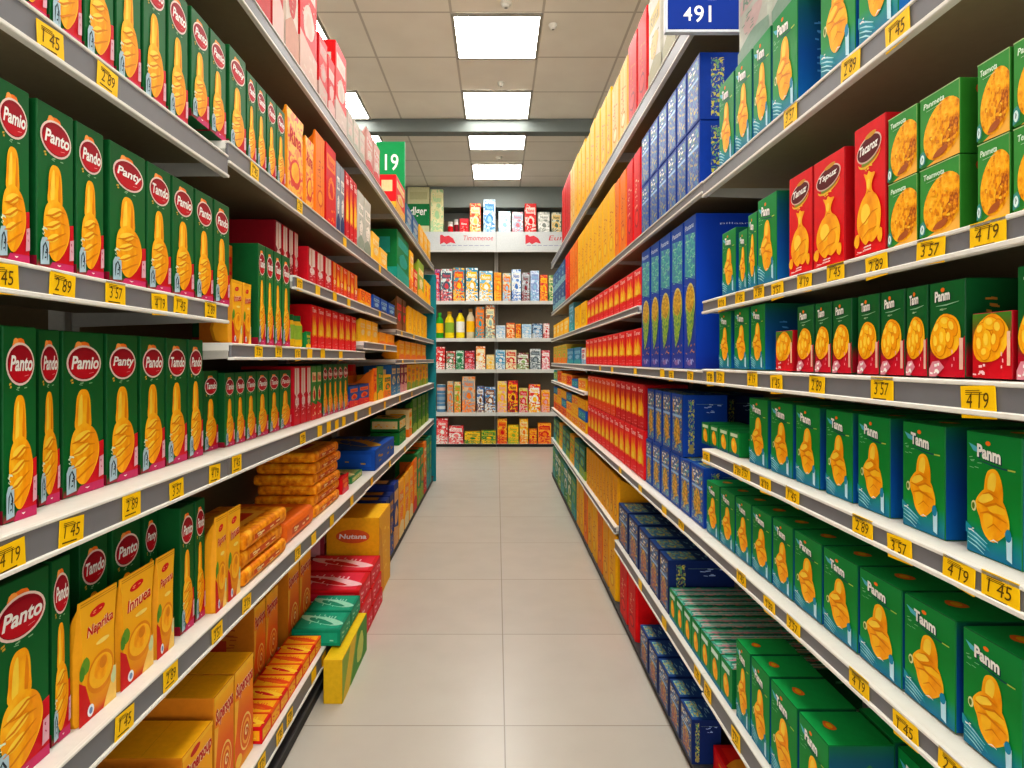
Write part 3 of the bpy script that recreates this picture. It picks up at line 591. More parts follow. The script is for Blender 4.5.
row('L', [(377.5, 383.5)], PB('#6a9a3a', YL, GN), .74, zC, 1.31, 'grocery_bag', 'olive green bag', LS['C'], 'bag', .15)
row('L', [(384, 391)], BC(YL, OR, GN), .74, zC, 1.25, 'grocery_carton', 'yellow carton', LS['C'], 'carton')
row('L', [(391.5, 396), (396.5, 400)], BC('#2a6aa8', '#4a8ab8', CR), .74, zC, 1.315, 'grocery_carton', 'medium blue carton', LS['C'], 'carton')
row('L', [(400.5, 403.5), (404, 407)], BC('#8a3058', PK, CR), .74, zC, 1.315, 'grocery_carton', 'purple and pink carton', LS['C'], 'carton')
row('L', [(407.5, 411), (411.5, 415), (415.5, 418.5), (419, 422), (422.5, 425), (425.5, 428)], [BC(YL, LG, OR), PB('#e8b83a', LG, OR)], .74, zC, 1.31, 'grocery_pack', 'yellow pack', LS['C'], 'pack')
row('L', [(226, 232.5)], BC('#d8741a', '#c8741a', RD), .79, zB2, 1.69, 'grocery_carton', 'orange carton with red panel behind pouches', LS['B'], 'carton', .08)
row('L', [(231.5, 242.5), (243, 251.5)], POUCH[1], .722, zB2, 1.57, 'snack_pouch', 'yellow pouch before the orange carton', LS['B'], 'pouch', .065)
row('L', [(258, 265.5), (266, 273.5), (274, 281.5), (282, 290)], FING_S, .715, zB2, 1.70, 'finger_carton', 'bright green carton with red oval', LS['B'], 'carton')
row('L', [(291.5, 298), (299, 305)], jar('#e0b01a', LG, '#1f6a34'), .735, zB2, 1.515, 'food_jar', 'yellow jar with green lid', LS['B'], 'jar', .12)
row('L', [(306, 311)], PB(GN, YL, LG), .735, zB2, 1.46, 'grocery_bag', 'small green bag', LS['B'], 'bag', .1)
row('L', [(311.5, 317), (317.5, 324.5), (325, 331.5), (332, 338), (338.5, 344.5), (345, 350.5), (351, 356.3)], FLAME[0], .745, zB2, 1.575, 'flame_pack', 'red pack with gold flame', LS['B'], 'pack')
row('L', [(360, 365.5), (366, 371.5), (372, 378)], PB('#f0bd2a', YL, CR), .735, zB3, 1.575, 'grocery_bag', 'lumpy yellow bag', LS['B'], 'bag', .14)
row('L', [(379, 386), (386.5, 395)], PB('#f0a41a', OR, YL), .735, zB3, 1.525, 'grocery_bag', 'small golden bag', LS['B'], 'bag', .14)
row('L', [(399, 404.5), (405, 410.5), (411, 416), (416.5, 421), (421.5, 426)], PB('#f2a818', OR, '#f7cf4a'), .735, zB4, 1.50, 'grocery_bag', 'orange-yellow bag', LS['B'], 'bag', .14)
row('L', [(275, 282), (282.5, 288), (288.5, 293.5), (294, 298.5)], [WTOP[1], WTOP[0]], .78, zAB, 1.845, 'white_topped_pack', 'dark red pack with white upper half', LS['AB'], 'pack')
row('L', [(308, 316), (316.5, 324), (324.5, 332)], WTOP[0], .745, zAB, 1.80, 'white_topped_pack', 'red pack with white streaks', LS['AB'], 'pack')
row('L', run(332.8, 357.5, 7), [WTOP[2], FLAME[2]], .745, zAB, 1.80, 'flame_pack', 'orange-red pack', LS['AB'], 'pack')
row('L', [(360.5, 365.5), (366, 371)], BC(OR, YL, RD), .735, zAB, 1.735, 'grocery_carton', 'low orange carton', LS['AB'], 'carton')
row('L', [(373, 380), (380.5, 387.5), (388, 395)], PB('#1d52a8', NV, LB), .735, zAB, 1.74, 'grocery_bag', 'blue bag', LS['AB'], 'bag', .14)
row('L', [(396.5, 402), (402.5, 406)], PB('#6a4a28', BR, RD), .735, zAB4, 1.82, 'grocery_bag', 'brown bag', LS['AB'], 'bag', .14)
row('L', [(408, 412), (412.5, 416), (416.5, 420), (420.5, 424), (424.5, 427)], BAG[0], .735, zAB4, 1.80, 'snack_bag', 'tall yellow striped bag', LS['AB'], 'bag', .18)
# top shelf
PR = PB('#c79c96', '#b40c14', '#d0b8b0'); RW = PB('#b80a12', '#cfa8a0', '#d4b8b0')
row('L', [(236, 253, 2.86), (253.5, 271, 2.88)], PR, .71, zF, 2.86, 'grocery_bag', 'pale pink tall bag', LS['F'], 'bag', .2)
row('L', [(272, 284)], RW, .71, zF, 2.88, 'grocery_bag', 'red and white tall bag', LS['F'], 'bag', .2)
row('L', [(285, 299)], PB('#c4b4a4', '#b8806a', '#b40c14'), .71, zF, 2.88, 'grocery_bag', 'cream white tall bag', LS['F'], 'bag', .2)
row('L', [(300, 317)], BC('#c01018', '#c4a294', '#cdb4a8'), .71, zF, 2.86, 'grocery_carton', 'pale tall carton with red print', LS['F'], 'carton', .1)
row('L', [(319, 327.5)], BC('#c40c14', '#b89a90', '#c98078'), .712, zF, 2.665, 'grocery_carton', 'red and pale carton', LS['F'], 'carton', .11)
row('L', [(328, 335)], PB('#c01018', '#c89a94', '#d0a8a0'), .712, zF, 2.64, 'grocery_bag', 'red bag between two red cartons', LS['F'], 'bag', .12)
row('L', [(335.5, 346.5)], BC('#c80a12', '#b8a49a', '#c4b4aa'), .712, zF, 2.765, 'grocery_carton', 'tall red carton beside white packs', LS['F'], 'carton', .1)
row('L', [(347.5, 353), (353.5, 359), (359.5, 365)], PB('#b4b0a4', '#949a8c', '#c4a8a0'), .712, zF, 2.55, 'grocery_bag', 'white bag', LS['F'], 'bag', .14)
row('L', [(366, 373), (373.5, 380)], PB('#b88a82', '#b40c14', '#bdb6ac'), .712, zF, 2.62, 'grocery_bag', 'pink and white bag', LS['F'], 'bag', .14)
row('L', [(396, 405)], BC('#c80c16', '#d0a030', '#ccb688'), .712, zF, 2.66, 'grocery_carton', 'broad red carton under the green sign', LS['F'], 'carton', .13)
row('L', [(406, 412), (412.5, 418.5)], PB('#2c5a88', '#6f94a6', GY), .712, zF, 2.58, 'grocery_bag', 'blue and grey bag', LS['F'], 'bag', .14)
row('L', [(419.5, 423.5), (424, 427.5), (428, 430.5)], PB('#d8a020', '#dca010', '#cdb47c'), .712, zF, 2.60, 'grocery_bag', 'yellow bag', LS['F'], 'bag', .14)
# lowest shelf
row('L', [(135, 168), (182, 213)], SOUP[1], .73, zE, .425, 'soup_carton', 'yellow carton with red lettering', LS['E'], 'carton', .2)
row('L', [(214, 234), (234.5, 253.5)], SOUP[0], .735, zE, .47, 'soup_carton', 'orange carton with swirl medallion', LS['E'], 'carton', .22)
row('L', [(254, 265.5), (266, 278)], SOUP[2], .86, zE, .47, 'soup_carton', 'orange carton behind flat packs', LS['E'], 'carton', .2)
row('L', [(288, 299), (300, 311)], SOUP[0], .85, zE, .50, 'soup_carton', 'tall orange carton upright behind flat packs', LS['E'], 'carton', .2)
for i, (a, b) in enumerate(runY('L', 1.885, 2.52, 8, .715)):
    row('L', [(a, b)], FB(*[(RD, '#f0a81c', '#f7c83a'), ('#e8641a', '#f4b21c', '#e04a18')][i % 2]), .715, zE, .232, 'flat_carton', 'flat red and yellow carton on edge', LS['E'], 'carton', .13)
good('L', FB('#0d8a6a', '#18a07e', '#9fd8bc'), 2.53, 2.715, .64, zE, .07, 'flat_carton', '', '', 'carton', .2, 'flat teal carton overhanging the lowest shelf, nearer the yellow display carton end')
good('L', FB('#0d8a6a', '#18a07e', '#9fd8bc'), 2.72, 2.905, .64, zE, .07, 'flat_carton', '', '', 'carton', .2, 'flat teal carton overhanging the lowest shelf, next to the red packs')
dc = MB(); dc.box(-.23, .23, 0, .075, 0, .175, mat('#d8a818'), .002, {'front': mat('#8fae3a'), 'top': mat('#e8c41c'), 'left': mat('#d9ae1e')})
a_ = Art(dc, .46, .175); a_.poly([(.3, 0), (1, 0), (1, 1), (.6, 1)], mat('#4f9a3a'), 1); a_.poly([(0, 0), (.25, 0), (.55, 1), (.3, 1)], mat('#e0c22a'), 2); a_.ell(.7, .45, .16, .3, mat('#c9d86a'), 2, 16, .3, .1)
good('L', dc.mesh('display_carton'), 2.43, 2.89, .607, 0, .172, 'display_carton', '', '', 'carton', .075, 'yellow and green display carton standing on the floor by lowest shelf')
for j, (y0, y1) in enumerate([(2.93, 3.2), (3.205, 3.47)]):
    for k in range(3):
        good('L', FB('#cf1420', '#e0304a', '#f2c4c8'), y0, y1, .64 + .006 * k, .0 + .087 * k, .086, 'flat_carton', '', '', 'carton', .36,
             ['bottom', 'middle', 'top'][k] + ' red flat carton of the ' + ['stack beside the teal cartons', 'stack before the yellow display box'][j])
row('L', [(323.6, 330), (330.5, 337)], BC('#a83a4a', '#7fae3a', PK), .975, .0, .44, 'grocery_carton', 'pink and green carton behind the red stacks', LS['G'], 'carton', .1)
yb = MB(); yb.box(-.18, .18, 0, .3, 0, .455, mat('#e5a514'), .003, {'front': mat('#e8b01c'), 'top': mat('#f2bb1e')})
b_ = Art(yb, .36, .455, 'left', .3); b_.poly([(.05, .02), (.8, .02), (.8, .42), (.05, .45)], mat('#cf2018'), 1); b_.ell(.3, .4, .2, .09, mat('#2a2f6a'), 2, 18); b_.ell(.5, .77, .32, .085, mat('#d8602a'), 1, 20); b_.text('Nutana', .24, .74, .76, .80, WHT, 2, .1, .03); b_.dots(.15, .05, .6, .2, 8, mat('#f0b84a'), 2, 4, .1, .03)
a_ = Art(yb, .36, .455); a_.poly([(.0, 0), (.45, 0), (.2, .8), (0, .9)], mat('#d99a12'), 1); a_.dots(.3, .2, .8, .8, 10, mat('#f6d04a'), 1, 4, .1, .04)
good('L', yb.mesh('display_box'), 3.50, 3.86, .665, 0, .458, 'display_box', '', '', 'box', .3, 'big yellow display box with red panel standing on the floor')
row('L', [(386, 389.5), (390, 393.5)], BC('#1a2c6a', '#28479a', '#c9902c'), .70, .062, .46, 'grocery_carton', 'dark blue carton with gold print', LS['G'], 'carton', .3)
row('L', [(394, 398.5)], BC('#1d3580', '#d8a86a', '#e0b87a'), .70, .062, .50, 'grocery_carton', 'blue and tan carton', LS['G'], 'carton', .3)
row('L', [(399, 404), (404.5, 409), (409.5, 413)], PB('#f0ac1a', '#e8d8a0', OR), .70, .062, .47, 'grocery_bag', 'bulging yellow bag', LS['G'], 'bag', .25)
row('L', [(413.5, 417)], PB(OR, RD, YL), .70, .062, .5, 'grocery_bag', 'orange bag', LS['G'], 'bag', .25)
row('L', [(417.5, 420.5), (421, 423.5)], BC('#2f8a4a', LG, OR), .70, .062, .52, 'grocery_carton', 'green carton', LS['G'], 'carton')
row('L', [(424, 426.5)], BC(OR, RD, CR), .70, .062, .55, 'grocery_carton', 'orange carton', LS['G'], 'carton')
row('L', [(427, 429), (429.4, 431.4)], BC('#1f8a6a', TQ, LG), .70, .062, .55, 'grocery_carton', 'teal carton', LS['G'], 'carton')

# ================================================================== RIGHT RACK goods
RS = {'T': 'right rack, top shelf', 'A': 'right rack, second shelf', 'B': 'right rack, third shelf', 'C': 'right rack, fourth shelf', 'D': 'right rack, fifth shelf', 'E': 'right rack, sixth shelf', 'Fx': 'right rack, seventh shelf', 'G': 'right rack, floor deck'}
zrT, zrA, zrB, zrB3, zrC, zrD, zrD4, zrE, zrF, zrF3, zrG = 2.48, 1.90, 1.533, 1.595, 1.325, 1.08, 1.12, .807, .39, .455, .045
CL = 'green carton with golden corn figure, teal foot'
row('R', [(858, 899), (820, 856), (772, 798), (753, 771), (735, 752), (719, 734)], CORNC, .645, zrA, 2.14, 'corn_carton', CL, RS['A'], 'carton', .16)
row('R', [(801, 834), (771, 800), (737, 770)], PB('#b4b8ac', '#7c9886', '#c0a8a4'), .66, 2.1415, 2.36, 'grocery_bag', 'white bag on top of corn cartons', RS['A'], 'bag', .14)
for k, (zz, tt) in enumerate(((zrA, 2.113), (2.1145, 2.33))):
    row('R', [(687, 700), (677, 686.5), (667.5, 676.5), (658.5, 667), (650, 658), (641.5, 649.5)], ROYAL, .645, zz, tt, 'pasta_carton', ['royal blue carton, lower tier', 'royal blue carton, upper tier'][k], RS['A'], 'carton', .3)
row('R', [(633.5, 640.5), (626.5, 633)], BAG[2], .645, zrA, 2.31, 'snack_bag', 'tall red striped bag', RS['A'], 'bag')
row('R', [(620, 626), (614.5, 619.5)], BAG[1], .645, zrA, 2.31, 'snack_bag', 'tall orange striped bag', RS['A'], 'bag')
row('R', runY('R', 3.40, 4.95, 8, .645), BAG[0], .645, zrA, 2.32, 'snack_bag', 'tall yellow striped bag', RS['A'], 'bag')
row('R', runY('R', 4.97, 5.5, 3, .645), BAG[1], .645, zrA, 2.32, 'snack_bag', 'tall orange striped bag by far end', RS['A'], 'bag')
row('R', runY('R', 5.52, 5.85, 2, .645), BAG[2], .645, zrA, 2.32, 'snack_bag', 'tall red striped bag by far end', RS['A'], 'bag')
for k in range(2): row('R', runY('R', 5.87, 7.1, 4, .64), BC('#2a5a8a', '#7fb0b8', '#1d3f7a'), .64, zrA + .205 * k, zrA + .203 + .205 * k, 'grocery_carton', ['grey-blue carton, lower tier', 'grey-blue carton, upper tier'][k], RS['A'], 'carton')
row('R', [(677, 690), (662.5, 676), (648, 661.5)], PB('#b9b6a8', '#8f8a66', '#c9a866'), .645, zrT, 2.86, 'grocery_bag', 'pale white bag', RS['T'], 'bag', .18)
row('R', [(637.5, 647), (628, 637)], BAG[6], .645, zrT, 2.88, 'snack_bag', 'tall red striped bag', RS['T'], 'bag')
row('R', [(619.5, 627.5), (611.5, 619)], BAG[3], .645, zrT, 2.86, 'snack_bag', 'tall cream and gold striped bag', RS['T'], 'bag')
row('R', [(606.3, 611), (600.5, 606, 2.91), (595, 600, 2.93), (590, 594.6, 2.95), (585.6, 589.7, 2.93), (581.5, 585.3, 2.97), (578, 581.2, 2.98), (575, 577.7, 3.0)], BAG[5], .645, zrT, 2.90, 'snack_bag', 'tall yellow striped bag', RS['T'], 'bag')
row('R', [(572.5, 574.8), (570.3, 572.3)], BAG[3], .645, zrT, 3.0, 'snack_bag', 'tall cream bag', RS['T'], 'bag')
row('R', [(568, 570), (565.8, 567.8), (563.8, 565.6), (562, 563.6)], BAG[6], .645, zrT, 3.02, 'snack_bag', 'tall red striped bag by far end', RS['T'], 'bag')
row('R', [(854, 886, 1.762), (813.5, 845, 1.747), (789, 812.5, 1.747)], [REDC[2], REDC[1], REDC[0]], .645, zrB, 1.747, 'red_carton', 'red carton, maroon oval, golden chicken', RS['B'], 'carton', .12)
for k, (zz, tt) in enumerate(((zrB, 1.637), (1.6385, 1.744))):
    row('R', [(1012, 1062), (976.5, 1011), (919, 961), (887.5, 918)], [NUGC[(k + 1) % 2], NUGC[k]], .645, zz, tt, 'nugget_carton', ['green carton with golden nuggets, lower tier', 'green carton with golden nuggets, upper tier'][k], RS['B'], 'carton', .09)
row('R', [(757.5, 777, 1.742), (748, 757, 1.72), (738.5, 747.5, 1.69), (722, 736, 1.71)], CORNC, .645, zrB, 1.72, 'corn_carton', CL, RS['B'], 'carton', .14)
row('R', runY('R', 2.765, 4.43, 10, .645), FLAME[0], .645, zrB3, 1.77, 'flame_pack', 'red pack with gold flame', RS['B'], 'pack')
row('R', [(580.5, 586.5), (574.5, 580)], BAG[0], .645, zrB3, 1.78, 'snack_bag', 'yellow striped bag', RS['B'], 'bag')
row('R', [(569, 573.5)], BC('#4a8a98', TQ, LB), .645, zrB3, 1.84, 'grocery_carton', 'narrow grey-teal carton', RS['B'], 'carton')
row('R', [(564, 568.5), (560, 563.6), (556.5, 559.7), (553.5, 556.2)], PB('#f0b41a', YL, CR), .645, zrB3, 1.74, 'grocery_bag', 'low yellow bag', RS['B'], 'bag', .2)
row('R', [(1016.5, 1062)], NUGT[1], .645, zrC, 1.465, 'nugget_carton', 'tall green-over-red nugget carton beside the short broad one', RS['C'], 'carton', .16)
row('R', [(971.5, 1013)], NUGS, .645, zrC, 1.412, 'nugget_carton', 'short broad red nugget carton', RS['C'], 'carton', .12)
row('R', [(929, 966), (906, 928), (880.5, 905), (857.5, 879.5), (832.5, 852), (815, 831.5), (797, 814)], NUGT, .645, zrC, 1.463, 'nugget_carton', 'green-over-red carton with heap of nuggets', RS['C'], 'carton', .16)
row('R', [(775.5, 793)], NUGS, .645, zrC, 1.415, 'nugget_carton', 'short narrow red nugget carton', RS['C'], 'carton', .12)
row('R', [(750.5, 765), (734, 749), (719, 731)], CORNC, .645, zrC, 1.487, 'corn_carton', CL, RS['C'], 'carton', .16)
row('R', [(684, 696), (671.3, 683), (660, 670.5), (650.6, 659.3), (641.6, 650)], BTALL, .645, zrC - .005, 1.827, 'tall_pasta_carton', 'very tall royal blue carton with gold oval', RS['C'], 'carton', .36)
row('R', runY('R', 2.77, 4.5, 10, .645), FLAME[0], .645, zrC - .005, 1.495, 'flame_pack', 'red pack with gold flame', RS['C'], 'pack')
row('R', [(581.5, 585)], BC(WH, LB, RD), .645, zrC - .005, 1.44, 'grocery_carton', 'white carton', RS['C'], 'carton')
row('R', [(574, 581), (567, 573.5)], PB('#2a7aa0', TQ, LB), .645, zrC - .005, 1.45, 'grocery_bag', 'round teal bag', RS['C'], 'bag', .2)
row('R', [(562, 566.5), (557.5, 561.6), (553.5, 557.2)], BC('#c9a83a', OR, LG), .645, zrC - .005, 1.5, 'grocery_carton', 'mustard carton', RS['C'], 'carton')
row('R', run(747, 701.5, 4)[::1] and [(729, 739.5), (719, 728.5), (710, 718.5), (701.5, 709.5)], SGREEN, .667, zrD, 1.148, 'small_carton', 'small low green carton', RS['D'], 'carton', .12)
row('R', [(965.5, 1023.5), (902, 946), (857.5, 890.5), (825.5, 853), (795.5, 820), (770.5, 793), (749, 768)], CORNC, .667, zrD, 1.251, 'corn_carton', CL, RS['D'], 'carton', .16)
row('R', [(962, 1024), (903.5, 956.5), (859, 902.5), (823, 858), (794, 822), (772.5, 793), (752, 771.5), (735.5, 751.3), (720.3, 734.8), (706.5, 719.6)], CORNC, .665, zrE, .971, 'corn_carton', CL, RS['E'], 'carton', .17)
row('R', [(690.8, 704), (680.2, 690.2), (670.3, 679.7), (661, 669.8), (652.3, 660.4), (646, 651.8)], MIDB, .665, zrE, 1.0, 'pasta_carton', 'dark blue carton, lower tier', RS['E'], 'carton', .2)
row('R', [(671.5, 683), (662.5, 671), (655, 662), (647.5, 654.5)], MIDB, .665, 1.0015, 1.225, 'pasta_carton', 'dark blue carton, upper tier', RS['E'], 'carton', .16)
row('R', [(697, 724)], NAVY, .90, 1.0015, 1.21, 'pasta_carton', 'shaded navy carton set far back', RS['E'], 'carton', .16)
row('R', [(697, 724)], NAVY, .90, zrE, 1.0, 'pasta_carton', 'shaded navy carton set far back below another', RS['E'], 'carton', .16)
row('R', runY('R', 2.785, 4.50, 12, .66), FLAME[0], .66, zrE, 1.03, 'flame_pack', 'red pack with gold flame, lower tier', RS['E'], 'pack')
row('R', runY('R', 2.785, 3.45, 5, .66), FLAME[1], .66, 1.0315, 1.238, 'flame_pack', 'dark red pack, upper tier', RS['E'], 'pack')
row('R', runY('R', 3.46, 4.50, 7, .66), FLAME[2], .66, 1.0315, 1.238, 'flame_pack', 'orange-red pack, upper tier', RS['E'], 'pack')
fills = [(YL, OR, CR), (BL, TQ, LB), ('#e8a01a', YL, OR), (TQ, LG, WH), (OR, RD, YL)]; fn = ['yellow', 'blue', 'amber', 'teal', 'orange']
for i, (a, b) in enumerate(runY('R', 4.54, 7.1, 6, .65)):
    for k in range(3):
        c = (i + k) % 3 if k else 0 if i < 3 else 4
        row('R', [(a, b)], FB(*fills[c]), .65, zrE + .083 * k, zrE + .081 + .083 * k, 'flat_carton', fn[c] + ' flat carton, ' + ['bottom', 'middle', 'top'][k] + ' of its pile', RS['E'], 'carton', .25)
for i, (a, b) in enumerate(runY('R', 4.54, 7.1, 6, .65)):
    c = [0, 1, 4, 0, 4, 3][i]; row('R', [(a, b)], FB(*fills[c]), .65, zrD4, zrD4 + [.09, .07, .1, .1, .12, .12][i], 'flat_carton', fn[c] + ' flat carton', RS['D'], 'carton', .25)
for i, (a, b) in enumerate(runY('R', 3.34, 4.51, 10, .65)):
    row('R', [(a, b)], BAG[4], .65, zrF3, .715, 'snack_bag', 'mustard striped bag', RS['Fx'], 'bag', .25)
for i, (a, b) in enumerate(runY('R', 4.58, 7.1, 8, .65)):
    c = [('#1f5a3a', LG, TQ), ('#2a6a6a', TQ, LG), ('#e09a1a', YL, LG)][i % 3]; row('R', [(a, b)], BC(*c), .65, zrF3, .70, 'grocery_carton', ['dark green', 'teal', 'amber'][i % 3] + ' carton', RS['Fx'], 'carton', .25)
row('R', [(659.5, 668.5), (649.5, 658.8), (639, 648.8), (628.6, 638.3), (618.6, 628)], NAVY, .645, zrF, .595, 'pasta_carton', 'navy carton with patterned lid', RS['Fx'], 'carton', .25)
row('R', runY('R', 1.70, 2.32, 7, .645), TEAL, .645, zrF, .50, 'flat_topped_carton', 'green carton with teal-striped lid', RS['Fx'], 'carton', .36)
row('R', [(798.5, 829), (770.5, 797.5), (751, 769.7), (736, 750.3)], CORNC, .645, zrF, .60, 'corn_carton', CL, RS['Fx'], 'carton', .13)
row('R', [(897, 942), (858, 895)], CORNC, .78, zrF, .60, 'corn_carton', 'green corn carton set back from shelf edge', RS['Fx'], 'carton', .17)
row('R', [(680.2, 692), (669.3, 679.6), (658.3, 668.6), (648.6, 657.6), (640, 648)], NAVY, .628, zrG, .19, 'pasta_carton', 'navy carton with yellow and teal lid', RS['G'], 'carton', .095)
good('R', FB('#d01018', '#e22a1c', '#f0a030'), 1.6, 1.985, .69, zrG, .08, 'flat_carton', '', '', 'carton', .3, 'flat red carton on the right rack floor deck beside navy cartons')
row('R', [(619.5, 627.5), (628, 636)], BAG[2], .64, zrG, .325, 'snack_bag', 'low red bag', RS['G'], 'bag', .2)
row('R', runY('R', 3.34, 5.0, 8, .64), [BAG[0], BAG[4], BAG[1]], .64, zrG, .40, 'snack_bag', 'orange-yellow striped bag', RS['G'], 'bag', .25)
for i, (a, b) in enumerate(runY('R', 5.03, 7.1, 7, .64)):
    c = [('#2f8a6a', TQ, LG), ('#3a7a4a', LG, WH), ('#2a8a8a', GN, WH)][i % 3]; row('R', [(a, b)], BC(*c), .64, zrG, .37, 'grocery_carton', ['sea-green', 'leaf-green', 'turquoise'][i % 3] + ' carton', RS['G'], 'carton', .25)

# ================================================================== BACK RACK goods (faces the aisle)
YB = 9.66
def bx(x): return (x - CX) * YB / F
def bz(y): return EYE + (CY - y) * YB / F
BS = {0: 'back rack, top above white banner', 1: 'back rack, first shelf', 2: 'back rack, second shelf', 3: 'back rack, third shelf', 4: 'back rack, fourth shelf', 5: 'back rack, lowest shelf'}
BZ = [3.272, 2.27, 1.69, 1.205, .535, .045]
def back(sh, kind, x0, x1, ytop, me, look, z=None):
    name, cat, d = {'c': ('grocery_carton', 'carton', .16), 'b': ('bottle', 'bottle', 0), 'n': ('food_can', 'can', 0), 'j': ('food_jar', 'jar', 0), 'g': ('grocery_bag', 'bag', .12)}[kind]
    w = bx(x1) - bx(x0); z = BZ[sh] if z is None else z
    put(me, name, look, BS[sh], cat, ((bx(x0) + bx(x1)) / 2, YB, z + .0006), 0, w - .006, d or w - .006, bz(ytop) - z, x0)
def zx(a): return 400 + a / 5.12
T = lambda base, a: base + a / 5.12
dl = MB(); dl.box(-.15, .15, 0, .15, 0, .3, mat('#c4c096'), .002, {'front': mat('#c9c59c')})
a_ = Art(dl, .3, .3); a_.rect(0, .22, 1, .66, mat('#0f7a42'), 1); a_.text('dlger', .12, .38, .88, .60, WHT, 2, .1, .02); a_.rect(.1, .75, .9, .9, mat('#b8b48a'), 1)
DLG = dl.mesh('grocery_carton')
bl = [  # shelf, kind, x0, x1, top (zoomed px), mesh, look
 (0, 'c', 38, 152, 138, DLG, 'broad cream carton with green lower half'), (0, 'c', 155, 222, 150, BK('#e6dfb0', '#a9cf9a', '#dcd6a0'), 'tall pale cream carton'),
 (0, 'j', 243, 272, 315, jar('#d8c9c4', RD, '#b9b4ac'), 'small white and red jar'), (0, 'j', 275, 300, 303, jar('#d8c9c4', MR, '#b9b4ac'), 'small pale jar'), (0, 'g', 303, 352, 300, PB('#d83a44', WH, RD), 'low red and white bag'),
 (0, 'c', 356, 414, 222, BK('#d8461c', '#f0b860', '#f0d0b0'), 'tall orange-red carton'), (0, 'c', 426, 489, 202, BK('#dfe8ee', '#8fb9d4', '#4a86b8'), 'tall white and blue carton'), (0, 'c', 504, 567, 262, BK('#e9ecec', LB, '#cfd8dc'), 'white carton'), (0, 'c', 573, 631, 266, BK('#cfd4d8', '#c9707a', '#9fb4c4'), 'grey-white carton with red'), (0, 'c', 638, 699, 223, BK('#cf2a20', RD, '#e8c4b8'), 'tall red carton'), (0, 'c', 706, 768, 266, BK('#c9cabe', '#8a8f86', WH), 'grey speckled carton'), (0, 'c', 775, 826, 268, BK('#d4cfb8', '#5a6a5a', '#e8c47a'), 'beige speckled carton'),
 (1, 'c', 178, 204, 560, BK('#7a3a7a', PK, RD), 'purple carton'), (1, 'c', 207, 268, 558, BK('#c9d4d0', '#c9404a', '#3a5a6a'), 'white carton with dark dots'), (1, 'c', 272, 331, 552, BK('#3a8aa0', YL, '#d8502a'), 'teal and yellow carton with orange lid'), (1, 'c', 336, 400, 552, BK('#2f8fb0', WH, YL), 'teal and white carton'), (1, 'c', 405, 475, 568, BK('#6ab0d0', WH, YL), 'broad light blue carton'), (1, 'c', 481, 520, 576, BK('#ee8a12', YL, OR), 'plain orange carton'), (1, 'c', 525, 568, 580, BK('#dcd0a4', LB, OR), 'beige carton'), (1, 'c', 571, 620, 560, BK('#cfe0ee', '#4a7ac0', WH), 'white and blue carton'), (1, 'c', 623, 664, 577, BK('#c0c4c8', MR, GY), 'silver and maroon carton'), (1, 'c', 667, 713, 567, BK('#d4dcec', LB, '#8a9ac8'), 'lavender-white carton'), (1, 'c', 716, 757, 588, BK('#d42a1c', OR, YL), 'red carton'), (1, 'c', 760, 788, 590, BK('#8fae6a', GN, CR), 'pale green carton')]
for sh, k, x0, x1, yt, me, lk in bl: back(sh, k, zx(x0), zx(x1), T(160, yt), me, lk)
